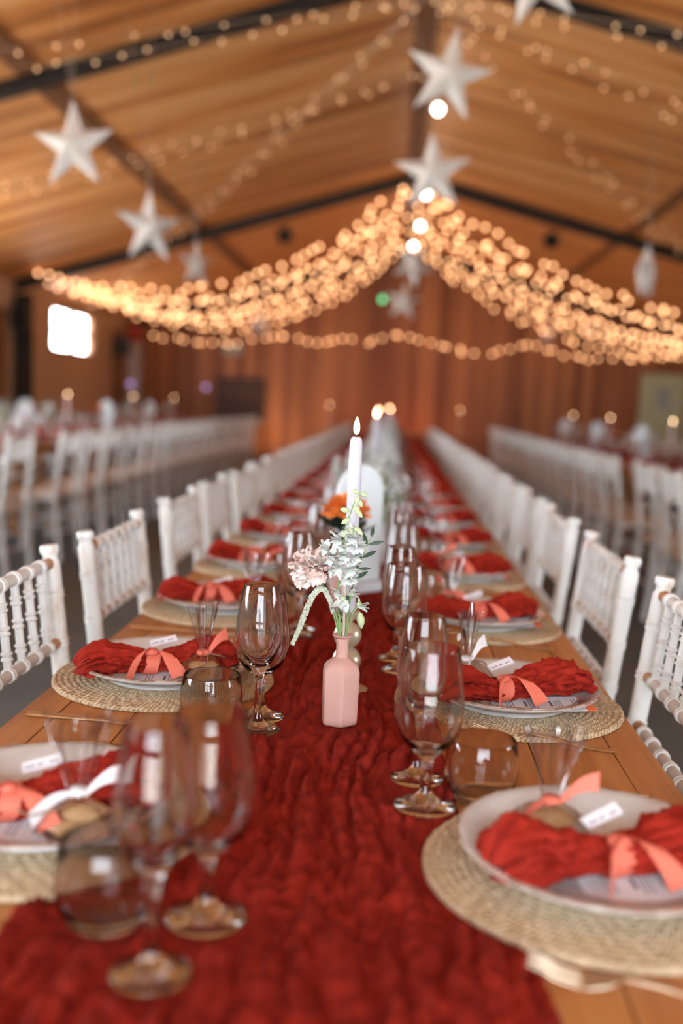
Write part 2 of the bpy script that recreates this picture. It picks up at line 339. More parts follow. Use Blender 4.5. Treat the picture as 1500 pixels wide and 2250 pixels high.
# ------------------------------------------------------------------ tables
TW = 0.435
def make_table(L=2.36):
    r = empty('trestle_table')
    b = MB(); xs = [-TW, -0.382, -0.277, -0.09, 0.09, 0.272, 0.382, TW]
    for i in range(7):
        g = 0.0035 if i in (1, 4) else 0.0018
        b.box(xs[i]+(g/2 if i else 0), xs[i+1]-(g/2 if i < 6 else 0), 0.002, L-0.002, 0.715, 0.75)
    b.box(-TW+0.01, TW-0.01, 0.01, L-0.01, 0.705, 0.7155)
    b.obj('tabletop', 'table_wood', r, 0)
    b = MB(); b.box(-0.34, 0.34, 0.2, 0.23, 0.62, 0.705); b.box(-0.34, 0.34, L-0.23, L-0.2, 0.62, 0.705); b.box(-0.34, -0.31, 0.23, L-0.23, 0.62, 0.705); b.box(0.31, 0.34, 0.23, L-0.23, 0.62, 0.705); b.obj('apron', 'table_wood', r, 0)
    for x in (-0.32, 0.32):
        for y in (0.22, L-0.22):
            b = MB(); b.box(x-0.03, x+0.03, y-0.03, y+0.03, 0, 0.62); b.obj('leg', 'table_wood', r, 0)
    return r
TBL = Proto(make_table())
MX, LTX, RTX = -0.07, -3.43, 2.45
for i in range(6):
    TBL.put((MX, 0.18+2.36*i-0.1, 0), 0, 'plank-topped wooden table under the red runner, %s table from the camera in the middle row' % ORD[i], 'table', 'wooden tables of the middle row')
for i in range(6):
    TBL.put((LTX, 3.1+2.36*i, 0), 0, 'plank-topped wooden table, %s table from the camera in the row by the beige wall' % ORD[i], 'table', 'wooden tables of the left row')
for i in range(5):
    TBL.put((RTX, 4.6+2.36*i, 0), 0, 'plank-topped wooden table, %s table from the camera in the row on the door side' % ORD[i], 'table', 'wooden tables of the right row')

def interp(tb, y):
    if y <= tb[0][0]: return tb[0][1]
    for (a, p), (c, q) in zip(tb, tb[1:]):
        if y <= c: return p+(q-p)*(y-a)/(c-a)
    return tb[-1][1]
FLAT = []
def flatk(x, y):
    """cloth lies flat under things: wrinkle factor and height there"""
    k, up_ = 1.0, 0.0
    for cx, cy, r_ in FLAT:
        d = math.hypot(x-cx, y-cy)
        if d < r_+0.02:
            q = max(0.0, (d-r_)/0.02)
            if q < k: k = q; up_ = 0.0 if r_ > 0.1 else 0.006*(1-q)
    return k, up_
def runner(x0f, x1f, y0, y1, nx, fine_to, step, step2, name, seed, z0=0.7512):
    ys = [y0]
    while ys[-1] < y1: ys.append(ys[-1] + (step if ys[-1] < fine_to else min(step2, step+(ys[-1]-fine_to)*0.012)))
    vs = []; fs = []
    for y in ys:
        a, c = x0f(y), x1f(y)
        a += 0.008*nz3(y*7, 3+seed)+0.003*nz3(y*40, 9); c += 0.008*nz3(y*7, 13+seed)+0.003*nz3(y*40, 19)
        for i in range(nx):
            u = i/(nx-1); x = a+(c-a)*u
            wx = x*1.0 + 0.022*nz3(x*6, y*5, seed)+0.007*nz3(x*22, y*24, 5)
            f = abs(nz3(wx*46, y*3.6, 2)); g = abs(nz3(wx*95, y*8, 7)); h = nz3(x*16, y*12, 4)
            cx = abs(nz3(wx*30, y*42, 8))
            dz = 0.0125*min(1, 3.2*f)**0.8 + 0.0035*min(1, 4*g) + 0.0060*max(0, h) + 0.0035*min(1, 3*cx)
            k = flatk(x, y) if fine_to else (1, 0); z = z0 + dz*k[0] + k[1]
            if u < 0.012 or u > 0.988: z = z0+0.0006
            vs.append((x, y, z))
    n = len(ys)
    for j in range(n-1):
        for i in range(nx-1): fs.append((j*nx+i, j*nx+i+1, (j+1)*nx+i+1, (j+1)*nx+i))
    b = MB(); b.add(vs, fs); return b.obj(name, 'runner_cloth', smooth=180)
SL = [0.985+0.545*i for i in range(23)]; SR = [0.945+0.555*i for i in range(22)]
for i, y in enumerate(SL):
    FLAT += [(-0.347, y, 0.178)] + ([(-0.141, 0.802, 0.036), (-0.167, 0.714, 0.033), (-0.222, 0.782, 0.03)] if i == 0 else [(-0.17, y-0.18, 0.036), (-0.166, y-0.236, 0.033)])
for i, y in enumerate(SR):
    FLAT += [((0.192 if i else 0.220), y, 0.178)] + ([(0.053, y+0.127, 0.036), (0.046, y+0.207, 0.033)] if i == 0 else [(0.030, y+0.14, 0.036), (0.020, y+0.215, 0.033)])
FLAT += [(-0.058, 1.343, 0.036), (-0.058, 1.508, 0.036), (-0.095, 2.08, 0.03), (-0.075, 2.33, 0.065)]
FLAT = [f for f in FLAT if f[1] < 3.4]
r = runner(lambda y: interp([(0.2, -0.33), (0.78, -0.30), (0.96, -0.21), (1.3, -0.19), (1.6, -0.19), (3, -0.22), (14, -0.22)], y),
           lambda y: interp([(0.2, 0.19), (0.7, 0.145), (1.06, 0.092), (1.45, 0.075), (2.2, 0.07), (4, 0.09), (14, 0.09)], y), 0.12, 14.1, 130, 2.4, 0.0055, 0.05, 'table_runner', 0)
tag(r, 'long crinkled rust-red gauze runner down the middle of the nearest table row', 'table runner')
r = runner(lambda y: LTX-0.16, lambda y: LTX+0.16, 3.15, 17.1, 30, 0, 0.02, 0.06, 'table_runner', 20)
tag(r, 'rust-red gauze runner on the table row by the beige wall', 'table runner')
r = runner(lambda y: RTX-0.16, lambda y: RTX+0.16, 4.7, 16.3, 30, 0, 0.02, 0.06, 'table_runner', 30)
tag(r, 'rust-red gauze runner on the table row on the door side', 'table runner')

# ------------------------------------------------------------------ chairs
def rod(b, pts, r, rings, ring_r=1.28, seg=10, cap=None, two=False):
    """turned rod along a polyline, double bamboo rings at the given arc fractions"""
    pts = [Vector(p) for p in pts]; seglen = [(q-p).length for p, q in zip(pts, pts[1:])]; L = sum(seglen)
    st = {0.0: r, L: r}; acc = 0; mi = {}
    for s_ in seglen[:-1]: acc += s_; st[acc] = r
    rg = set()
    for t in rings:
        s0 = t*L
        for d, k in ((-0.0075, 1), (-0.006, ring_r), (-0.0035, ring_r), (-0.0015, 1.05), (0.0015, 1.05), (0.0035, ring_r), (0.006, ring_r), (0.0075, 1)):
            if 0 < s0+d < L: st[s0+d] = r*k; rg.add(s0+d)
    if cap:
        for d, k in cap: st[L+d] = r*k
    ks = sorted(st); P = []
    for s_ in ks:
        a = 0
        for i, l in enumerate(seglen):
            if s_ <= a+l+1e-9 or i == len(seglen)-1:
                P.append(pts[i]+(pts[i+1]-pts[i])*((s_-a)/l)); break
            a += l
    mis = [1 if (two and (ks[i] in rg and ks[i+1] in rg)) else 0 for i in range(len(ks)-1)] if two else None
    b.tube(P, [st[s_] for s_ in ks], seg, mis)
def make_chair():
    r = empty('chiavari_chair'); hw = 0.20
    top = (lambda s: Vector((s*hw, -0.245, 0.925)))
    def by(z): return -0.19-0.055*max(0, (z-0.45)/0.475) if z > 0.45 else -0.19-0.04*(0.45-z)/0.45
    for s in (-1, 1):
        b = MB(); pts = [(s*hw, by(0), 0), (s*hw, by(0.45), 0.45), (s*hw, by(0.7), 0.7), (s*hw, by(0.925), 0.925)]
        rod(b, pts, 0.0165, (0.16, 0.33, 0.5, 0.61, 0.715, 0.81, 0.905), 1.13, 14, cap=((-0.030, 1.0), (-0.026, 0.80), (-0.018, 0.78), (-0.013, 1.02), (-0.004, 1.05), (0, 0.9)))
        b.obj('back_post', 'lime_white', r)
    for s in (-1, 1):
        b = MB(); rod(b, [(s*0.205, 0.205, 0), (s*0.20, 0.19, 0.44)], 0.0155, (0.2, 0.45, 0.7, 0.9), 1.15, 12); b.obj('front_leg', 'lime_white', r)
    n = 6; xs = [-hw+0.4*(i+1)/(n+1) for i in range(n)]
    for z, nm, rr in ((0.893, 'top_rail', 0.0105), (0.750, 'lower_rail', 0.0100), (0.662, 'bottom_rail', 0.0105)):
        b = MB(); rod(b, [(-hw, by(z), z), (hw, by(z), z)], rr, [(x+hw)/0.4 for x in xs], 1.25, 10, two=True)
        b.obj(nm, ['lime_wood', 'lime_white'], r)
    for x in xs:
        b = MB(); rod(b, [(x, by(0.748), 0.748), (x, by(0.82), 0.82), (x, by(0.89), 0.893)], 0.0072, (0.22, 0.5, 0.76), 1.4, 8); b.obj('spindle', 'lime_white', r)
    b = MB()
    q = [(-0.21, -0.20), (0.21, -0.20), (0.215, 0.21), (-0.215, 0.21)]
    b.prism(q, 0.435, 0.462, lambda a, c, z: (a, c, z)); b.obj('seat', 'lime_white', r, 0)
    b = MB()
    def cush(u, v):
        a, c = u*2-1, v*2-1; e = (1-a**6)*(1-c**6); return (a*0.19, c*0.19+0.005, 0.463+0.03*e**0.3)
    b.grid(12, 12, cush); b.obj('seat_pad', 'seat_pad', r)
    for p, q_ in (((-0.2, -0.21, 0.2), (0.2, -0.21, 0.2)), ((-0.2, 0.198, 0.24), (0.2, 0.198, 0.24)), ((-0.2, -0.21, 0.26), (-0.203, 0.198, 0.26)), ((0.2, -0.21, 0.26), (0.203, 0.198, 0.26))):
        b = MB(); rod(b, [p, q_], 0.009, (0.3, 0.7), 1.25, 8, two=True); b.obj('stretcher', ['lime_wood', 'lime_white'], r)
    return r
CH = Proto(make_chair())
def chairs(xc, face, ys, side, group, jit=0.0):
    # face=+1: sitter looks towards +x
    for i, y in enumerate(ys):
        j = random.uniform(-1, 1)*jit
        CH.put((xc+random.uniform(-1, 1)*jit*0.25, y, 0), (-PI/2 if face > 0 else PI/2)+j*0.6, 'white bamboo-style chair, %s from camera along %s' % (ORD[i], side), 'chair', group)
RY = [1.53, 2.155, 2.83]+[3.40+0.56*i for i in range(19)]
LY = [1.53, 2.13, 2.84]+[3.40+0.56*i for i in range(19)]
# back of chair is 0.245 behind its origin
chairs(0.483-0.245, -1, RY, 'the middle table\'s right side', 'chairs on the door side of the middle table', 0.03)
chairs(-0.61+0.245, 1, LY, 'the middle table\'s left side', 'chairs on the beige-wall side of the middle table', 0.03)
chairs(RTX-0.95+0.245, 1, [5.45, 6.08]+[7.08+0.58*i for i in range(16)], 'the right table row\'s aisle edge', 'aisle chairs of the right table row', 0.05)
chairs(RTX+0.80-0.245, -1, [6.2+0.58*i for i in range(17)], 'the right table row\'s wall edge', 'far chairs of the right table row', 0.05)
chairs(LTX+1.12-0.245, -1, [4.75, 5.45, 6.1]+[7.05+0.58*i for i in range(17)], 'the left table row\'s aisle edge', 'aisle chairs of the left table row', 0.05)
chairs(LTX-0.80+0.245, 1, [7.0+0.58*i for i in range(17)], 'the left table row\'s wall edge', 'far chairs of the left table row', 0.05)

# ------------------------------------------------------------------ tableware prototypes
def make_mat():
    b = MB(); R = 0.173; rings = 19; per = 5
    prof = [(1e-4, 0.003)]
    for i in range(rings):
        for j in range(per):
            t = (j+0.5)/per; prof.append((R*(i+t)/rings, 0.0025+0.0042*math.sin(PI*t)**0.6))
    prof.append((R, 0.002))
    seg = 150; vs = []
    for i, (r_, z) in enumerate(prof):
        for k in range(seg):
            a = 2*PI*k/seg; rr = r_
            if r_ > R*0.96: rr += 0.0012*math.sin(a*75)+0.002*nz3(3*math.cos(a), 3*math.sin(a))
            zz = z+(0.0012*math.sin(a*45+i*0.9) if i > 3 else 0)
            vs.append((rr*math.cos(a), rr*math.sin(a), zz))
    n = len(prof); fs = [(i*seg+k, i*seg+(k+1) % seg, (i+1)*seg+(k+1) % seg, (i+1)*seg+k) for i in range(n-1) for k in range(seg)]
    b.add(vs, fs); b2 = MB(); 
    b.lathe([(1e-4, 0), (R, 0), (R, 0.002)], seg)
    return b.obj('woven_placemat', 'seagrass', smooth=80)
MAT = Proto(make_mat())
def make_plate():
    r = empty('dinner_plate')
    b = MB(); b.lathe([(1e-4, 0.004), (0.080, 0.004), (0.084, 0), (0.090, 0.0), (0.092, 0.006), (0.112, 0.013), (0.1385, 0.0245), (0.1395, 0.0275), (0.1375, 0.0285), (0.128, 0.0255), (0.112, 0.0195), (0.100, 0.0125), (0.088, 0.0095), (1e-4, 0.009)], 72)
    b.obj('dish', 'plate_glaze', r, 60)
    b = MB(); b.tube([(0.1388*math.cos(2*PI*i/72), 0.1388*math.sin(2*PI*i/72), 0.0277) for i in range(73)], 0.0013, 6); b.obj('rim', 'plate_rim', r)
    return r
PLATE = Proto(make_plate())
def make_napkin(seed):
    r = empty('tied_napkin')
    b = MB(); nu, nv = 110, 84; L = 0.125; pin = 0.42+0.10*((seed*37) % 5-2)/4
    def f(u, v):
        t = (u-pin)/(1-pin) if u > pin else (u-pin)/pin
        at = abs(t); w = 0.015+0.030*min(1, at*1.25)**0.9*(1.0 if t > 0 else 0.92)
        h = 0.0125+0.0085*min(1, at*1.5)*(1.0 if t > 0 else 0.95)
        if at > 0.75: h *= 1-(at-0.75)*1.5
        a = 2*PI*v
        fold = 1+0.45*nz3(math.cos(a)*2.0+seed*5, math.sin(a)*2.0, u*4.5) + 0.60*abs(nz3(math.cos(a)*3.6, math.sin(a)*3.6+seed, u*8)) - 0.35*abs(nz3(math.cos(a)*6+3, math.sin(a)*6, u*13+seed))
        fold += 0.16*(1-at)*math.cos(a*7+seed+2*u)
        ln = L*(2*u-1)+0.016*nz3(math.cos(a)*2, math.sin(a)*2, seed)*at
        x = ln; y = w*math.cos(a)*fold+0.018*math.sin(2.6*u+seed)-0.012
        z = h*1.05+h*math.sin(a)*fold*(1.1 if math.sin(a) > 0 else 0.9)+0.004*at
        if u > 0.94: # open frayed mouth turns inwards
            q = (u-0.94)/0.06; y *= 1-0.35*q*q; z = z*(1-0.35*q*q)+0.003
        if u < 0.06:
            q = (0.06-u)/0.06; y *= 1-0.5*q*q; z = z*(1-0.5*q*q)
        return Vector((x, y, max(0.0012, z)))
    b.grid(nu, nv, f, wrap=True)
    vs = b.v; n0 = len(vs)
    for e, idx in ((0.0, 0), (1.0, (nu-1)*nv)):
        c = sum((Vector(vs[idx+k]) for k in range(nv)), Vector())/nv; c.x += 0.02 if e == 0 else -0.03; c.z = max(0.004, c.z-0.004)
        b.v.append(tuple(c)); ci = len(b.v)-1
        for k in range(nv):
            b.f.append((idx+k, idx+(k+1) % nv, ci) if e == 0 else (idx+(k+1) % nv, idx+k, ci)); b.mi.append(0)
    b.obj('cloth', 'napkin_cloth', r, 75)
    b = MB(); px = L*(2*pin-1); yc = 0.018*math.sin(2.6*pin+seed)-0.012
    def rb(u, v):
        a = 2*PI*u; w = 0.0105*(1+0.15*nz3(u*9, seed))
        e = 0.0011*nz3(u*90, v*3, seed) if v in (0, 1) else 0
        return Vector((px+(v-0.5)*2*w+e+0.004*math.sin(a), yc+0.0235*math.cos(a), max(0.0008, 0.0150+0.0190*math.sin(a))))
    b.grid(48, 5, rb, wrap=False)
    for sgn, tw in ((1, 0.6), (-1, -0.5)):
        def tail(u, v, sgn=sgn, tw=tw):
            a = tw+sgn*0.5; l = 0.060*u
            c = Vector((px+sgn*l*0.62, yc-0.01-l*0.78, 0.035+0.010*math.sin(u*PI)-0.028*u*u))
            return c+Vector((math.cos(a+PI/2+u*0.5), math.sin(a+PI/2+u*0.5)*0.6, 0.35*math.sin(u*4)))*((v-0.5)*0.023)+Vector((0, 0, 0.0015*nz3(u*10, v*5, seed)))
        b.grid(22, 5, tail)
    b.ball((px, yc-0.010, 0.034), 0.0095, 10, 6, (1.2, 1, 0.7))
    o = b.obj('ribbon', 'coral_ribbon', r, 80)
    return r
NAP = [Proto(make_napkin(s)) for s in (1, 2, 3, 4)]
def make_namecard():
    r = empty('name_tag')
    b = MB(); b.box(-0.021, 0.021, -0.0065, 0.0065, 0, 0.0028); o = b.obj('card', 'card_white', r, 0)
    b = MB()
    for i, w in enumerate((0.011, 0.007, 0.009)): b.box(-0.018+0.0125*i, -0.018+0.0125*i+w*0.9, -0.003, -0.0015, 0.0028, 0.0031)
    b.obj('writing', 'print_grey', r, 0)
    return r
TAGP = Proto(make_namecard())
def make_menu():
    r = empty('menu_card')
    b = MB(); b.box(-0.075, 0.060, -0.026, 0.026, 0, 0.0012); b.obj('card', 'card_white', r, 0)
    b = MB(); b.prism([(0.060, -0.026), (0.075, -0.026), (0.075, 0.026), (0.060, 0.026), (0.056, 0.01), (0.062, -0.006)], 0, 0.00125, lambda a, c, z: (a, c, z)); b.obj('card_end', 'card_orange', r, 0)
    b = MB(); random.seed(5)
    for cx in (-0.060, -0.026, 0.012, 0.040):
        head = cx in (-0.026, 0.012)
        if head: b.box(cx-0.0015, cx+0.002, -0.009, 0.009, 0.0012, 0.0015)
        for q in range(3):
            w = random.uniform(0.009, 0.017); x = cx+0.006+q*0.0045; b.box(x, x+0.0011, -w, w, 0.0012, 0.00145)
    b.obj('writing', 'print_grey', r, 0)
    return r
MENU = Proto(make_menu())
def make_bag(rib, seed):
    r = empty('favour_bag')
    b = MB()
    def f(u, v):
        a = 2*PI*v
        rr = interp([(0, 0.004), (0.04, 0.034), (0.25, 0.040), (0.42, 0.026), (0.5, 0.0085), (0.56, 0.010), (0.8, 0.019), (1, 0.026)], u)
        z = interp([(0, 0.001), (0.04, 0.001), (0.25, 0.014), (0.42, 0.030), (0.5, 0.040), (0.56, 0.046), (0.8, 0.082), (1, 0.115)], u)
        k = 1+0.25*nz3(math.cos(a)*3+seed, math.sin(a)*3, u*4)+(0.45*math.cos(a*5+seed)*(u-0.5)*2 if u > 0.5 else 0)
        return Vector((rr*math.cos(a)*k, rr*math.sin(a)*k*(1 if u < 0.5 else 0.55), z+(0.018*nz3(a*1.5, seed) if u > 0.95 else 0)))
    b.grid(26, 44, f, wrap=True); b.obj('wrap', 'cellophane', r, 80)
    b = MB(); b.lathe([(1e-4, 0), (0.026, 0.001), (0.029, 0.006), (0.024, 0.011), (0.008, 0.0135), (1e-4, 0.014)], 24, (0, 0, 0.002)); b.lathe([(1e-4, 0), (0.020, 0.001), (0.023, 0.006), (0.015, 0.011), (1e-4, 0.013)], 20, (0.006, 0.003, 0.015)); b.obj('biscuit', 'biscuit', r)
    b = MB()
    b.lathe([(0.0085, -0.004), (0.0105, 0), (0.0085, 0.004)], 14, (0, 0, 0.041))
    for sgn in (1, -1):
        def tail(u, v, sgn=sgn):
            c = Vector((sgn*(0.008+0.036*u), -0.006-0.010*u, 0.042+0.022*u*sgn+0.006*math.sin(u*PI)))
            return c+Vector((0.2, 0.35, sgn*0.9))*((v-0.5)*0.018*(0.5+u*0.6))
        b.grid(10, 4, tail)
    b.obj('ribbon', rib, r, 80)
    b = MB(); b.tube([(0, -0.008, 0.041), (-0.02, -0.02, 0.032), (-0.045, -0.022, 0.028), (-0.06, -0.012, 0.034)], 0.0011, 5); b.tube([(0, -0.008, 0.041), (0.02, -0.022, 0.034), (0.05, -0.02, 0.02)], 0.0011, 5); b.obj('twine', 'twine', r)
    return r
BAGC, BAGW = Proto(make_bag('coral_ribbon', 1)), Proto(make_bag('white_ribbon', 5))

def make_tulip():
    b = MB()
    out = [(1e-4, 0), (0.0305, 0), (0.0318, 0.0012), (0.031, 0.0026), (0.021, 0.0052), (0.011, 0.0105), (0.0068, 0.0175), (0.0052, 0.026), (0.0046, 0.040), (0.0050, 0.055), (0.0062, 0.069), (0.0085, 0.079), (0.0125, 0.087), (0.0185, 0.097), (0.0250, 0.109), (0.0293, 0.122), (0.0308, 0.134), (0.0300, 0.150), (0.0272, 0.172), (0.0238, 0.1965), (0.0234, 0.1985), (0.0227, 0.1985)]
    inn = [(0.0226, 0.1965), (0.0259, 0.172), (0.0286, 0.150), (0.0294, 0.134), (0.0279, 0.122), (0.0235, 0.110), (0.0168, 0.099), (0.009, 0.0915), (1e-4, 0.0885)]
    b.lathe(out+inn, 40); return b.obj('tulip_wine_glass', 'glass_clear', smooth=60)
def make_goblet():
    b = MB()
    out = [(1e-4, 0), (0.0335, 0), (0.035, 0.0013), (0.034, 0.0028), (0.023, 0.0055), (0.012, 0.011), (0.0073, 0.018), (0.0060, 0.028), (0.0058, 0.040), (0.0068, 0.050), (0.0095, 0.058), (0.0165, 0.064), (0.0265, 0.073), (0.0345, 0.086), (0.0380, 0.102), (0.0382, 0.116), (0.0362, 0.136), (0.0332, 0.156), (0.0306, 0.1785), (0.0302, 0.1805), (0.0294, 0.1805)]
    inn = [(0.0292, 0.1785), (0.0319, 0.156), (0.0348, 0.136), (0.0368, 0.116), (0.0366, 0.102), (0.0331, 0.087), (0.0250, 0.0755), (0.0135, 0.0675), (1e-4, 0.0645)]
    b.lathe(out+inn, 40); return b.obj('wine_goblet', 'glass_clear', smooth=60)
def make_tumbler():
    b = MB()
    out = [(1e-4, 0.001), (0.024, 0.0), (0.0275, 0.001), (0.033, 0.0065), (0.0392, 0.018), (0.0425, 0.031), (0.0430, 0.042), (0.0415, 0.058), (0.0388, 0.0725), (0.0382, 0.0743), (0.0372, 0.0743)]
    inn = [(0.0369, 0.0725), (0.0396, 0.058), (0.0411, 0.042), (0.0405, 0.031), (0.0368, 0.019), (0.029, 0.0105), (0.018, 0.0078), (1e-4, 0.0075)]
    b.lathe(out+inn, 40); return b.obj('water_tumbler', 'glass_clear', smooth=60)
TUL, GOB, TUM = Proto(make_tulip()), Proto(make_goblet()), Proto(make_tumbler())

def make_knife():
    # along +x: handle end at 0, blade tip at 0.22
    r = empty('table_knife')
    b = MB(); n = 14
    def h(u, v):
        a = 2*PI*v; x = 0.115*u; w = interp([(0, 0.0062), (0.05, 0.0072), (0.5, 0.0068), (0.9, 0.0050), (1, 0.0048)], u); t = interp([(0, 0.0030), (0.1, 0.0036), (1, 0.0026)], u)
        return Vector((x, w*math.cos(a), 0.0037+t*math.sin(a)))
    b.grid(n, 12, h, wrap=True); b.f.append(tuple(range(12))); b.mi.append(0)
    b.obj('handle', 'gold_metal', r, 50)
    b = MB(); P = [(0.113, -0.005), (0.125, -0.0062), (0.16, -0.009), (0.19, -0.0095), (0.21, -0.006), (0.219, 0.003), (0.213, 0.0055), (0.16, 0.0055), (0.113, 0.0048)]
    b.prism(P, 0.003, 0.0046, lambda a, c, z: (a, c, z)); b.obj('blade', 'gold_metal', r, 0)
    return r
def make_fork():
    r = empty('table_fork'); b = MB()
    zs = [(0, 0.0035), (0.04, 0.0035), (0.09, 0.011), (0.118, 0.013), (0.13, 0.008), (0.15, 0.0035), (0.17, 0.006), (0.192, 0.014)]
    def z(x): return interp(zs, x)
    def h(u, v):
        a = 2*PI*v; x = 0.125*u; w = interp([(0, 0.004), (0.06, 0.0072), (0.3, 0.0062), (0.7, 0.0032), (1, 0.0034)], u); t = interp([(0, 0.0014), (0.5, 0.0018), (1, 0.0018)], u)
        return Vector((x, w*math.cos(a), z(x)+t*math.sin(a)))
    b.grid(30, 10, h, wrap=True); b.f.append(tuple(range(10))); b.mi.append(0)
    b.obj('handle', 'gold_metal', r, 60)
    b = MB()
    def pal(u, v): x = 0.122+0.033*u; w = interp([(0, 0.0034), (0.35, 0.010), (0.7, 0.0122), (1, 0.0122)], u); return Vector((x, (v*2-1)*w, z(x)+0.0012*(v*2-1)**2))
    b.grid(8, 7, pal)
    nb = len(b.v)
    for q in (-0.0104, -0.0035, 0.0035, 0.0104): b.tube([(0.153, q, z(0.153)), (0.17, q, z(0.17)), (0.183, q*0.97, z(0.183)), (0.196, q*0.94, z(0.193))], [0.0017, 0.0015, 0.0013, 0.0006], 6)
    o = b.obj('tines', 'gold_metal', r, 60); m_ = o.modifiers.new('thick', 'SOLIDIFY'); m_.thickness = 0.0012
    return r
KNI, FORK = Proto(make_knife()), Proto(make_fork())

# ------------------------------------------------------------------ place settings, middle table
def word(i): return ORD[i]
def setting(i, y, side):
    s = 1 if side == 'R' else -1
    cx = (0.192 if i else 0.220) if side == 'R' else -0.347
    sd = 'right' if side == 'R' else 'left'
    g = ' of the middle table, %s edge' % ('door side' if side == 'R' else 'wall side')
    p = 'at the %s %s-hand place of the middle table' % (word(i), sd)
    random.seed(100*i+(7 if side == 'R' else 0))
    MAT.put((cx, y, 0.7515), random.random()*6, 'round woven seagrass placemat %s' % p, 'placemat', 'placemats'+g)
    PLATE.put((cx-(0.0 if side == 'R' else 0.0), y, 0.7590), 0, 'white dinner plate with thin brown rim %s' % p, 'plate', 'plates'+g)
    # napkin: pinched near the inner part on the right, lies across the plate
    if side == 'R': nr = math.radians([22, 28, 24, 15, 20, 28][i % 6]); nx, ny = cx-0.008, y-0.012
    else: nr = math.radians([24, 20, 18, 12, 20, 15][i % 6]); nx, ny = cx-0.01, y-0.008
    if i == 0 and side == 'R': nx, ny = cx+0.004, y-0.02
    nap = NAP[(i+(1 if side == 'R' else 2)) % 4].put((nx, ny, 0.7722), nr, 'rust-red gauze napkin tied with coral ribbon %s' % p, 'napkin', 'napkins'+g)
    if i < 9:
        if side == 'R':
            TAGP.put((nx-0.005, ny+0.020, 0.8105), 0.5, 'small white name tag on the napkin %s' % p, 'name tag', 'name tags'+g, rx=(0.5, -0.25))
            MENU.put((cx+0.045, y-0.052, 0.7695 if i else 0.771), math.radians(8), 'white menu strip with orange end %s' % p, 'menu card', 'menu cards'+g, rx=(0.10, -0.03))
        else:
            TAGP.put((nx+0.006, ny+0.014, 0.8105), 0.35, 'small white name tag on the napkin %s' % p, 'name tag', 'name tags'+g, rx=(0.45, -0.22))
            MENU.put((cx+0.040, y-0.060, 0.7700), math.radians(5), 'white menu strip with orange end %s' % p, 'menu card', 'menu cards'+g, rx=(0.08, -0.02))
        bx, by_ = (cx-(0.062 if i else 0.045), y+0.035) if side == 'R' else (cx+0.070, y-0.048)
        white = (side == 'R' and i in (1, 4)) or (side == 'L' and i in (0, 2, 5))
        if side == 'L' and i == 0: bx, by_ = cx+0.055, y-0.06
        (BAGW if white else BAGC).put((bx, by_, 0.7695), [0.3, 1.2, 2.5, 0.2][i % 4], '%s-ribboned clear biscuit bag %s' % ('white' if white else 'coral', p), 'favour bag', 'favour bags'+g)
        if side == 'R':
            FORK.put((0.318, y-(0.225 if i == 0 else 0.195), 0.7502), PI-0.22, 'gold fork lying %s' % p, 'fork', 'forks'+g)
            KNI.put((0.318, y+0.20, 0.7502), PI, 'gold knife lying %s' % p, 'knife', 'knives'+g)
        else:
            KNI.put((-0.489, y-0.214, 0.7502), -0.08, 'gold knife lying %s' % p, 'knife', 'knives'+g)
            FORK.put((-0.47, y+0.205, 0.7502), 0.05, 'gold fork lying %s' % p, 'fork', 'forks'+g)
    q = 'standing '+p
    if side == 'R':
        gx, gy = (0.053, y+0.127); tx, ty = (0.046, y+0.207); ux, uy = (0.118, y+0.170)
        if i >= 1: gx, gy, tx, ty, ux, uy = 0.030, y+0.14, 0.020, y+0.215, 0.095, y+0.14
    else:
        gx, gy, tx, ty, ux, uy = -0.170, y-0.180, -0.166, y-0.236, -0.233, y-0.214
        if i == 0: gx, gy, tx, ty, ux, uy = -0.141, 0.802, -0.167, 0.714, -0.222, 0.782
    zz = 0.7580
    GOB.put((gx, gy, zz), 0, 'round-bowled clear wine goblet %s' % q, 'wine glass', 'wine goblets'+g)
    TUL.put((tx, ty, zz), 0, 'tall narrow tulip wine glass %s' % q, 'wine glass', 'tulip glasses'+g)
    TUM.put((ux, uy, 0.7580 if (side == 'L' and i == 0) or (side == 'R' and i) else 0.7503), 0, 'low rounded water tumbler %s' % q, 'tumbler', 'tumblers'+g)
for i, y in enumerate(SL): setting(i, y, 'L')
for i, y in enumerate(SR): setting(i, y, 'R')

# ------------------------------------------------------------------ candles
def make_holder():
    b = MB(); p = [(1e-4, 0), (0.034, 0), (0.035, 0.002), (0.030, 0.0045), (0.012, 0.009), (0.007, 0.018), (0.0065, 0.024)]
    for c, r_ in ((0.046, 0.0225), (0.086, 0.0215)):
        p += [(max(0.0065, r_*math.cos(a)), c+r_*math.sin(a)) for a in [math.radians(d) for d in range(-72, 73, 12)]]
    p += [(0.0075, 0.108), (0.012, 0.112), (0.0165, 0.117), (0.017, 0.125), (0.0125, 0.125), (0.0120, 0.116), (1e-4, 0.115)]
    b.lathe(p, 32); return b.obj('candle_holder', 'pearl_gold', smooth=50)
HOLD = Proto(make_holder())
def make_candle(m_):
    r = empty('taper_candle')
    b = MB(); b.lathe([(1e-4, 0.0), (0.0108, 0.0), (0.0110, 0.01), (0.0098, 0.262), (0.0085, 0.272), (0.006, 0.2755), (1e-4, 0.274)], 20); b.obj('wax', m_, r, 50)
    b = MB(); b.tube([(0, 0, 0.273), (0.0005, 0, 0.281)], 0.0009, 6); b.obj('wick', 'wick_black', r)
    b = MB(); b.lathe([(1e-4, 0.279), (0.0036, 0.283), (0.0045, 0.288), (0.0040, 0.294), (0.0022, 0.301), (1e-4, 0.306)], 14); b.obj('flame', 'flame', r)
    return r
CANW, CANP = Proto(make_candle('candle_wax')), Proto(make_candle('candle_pink'))
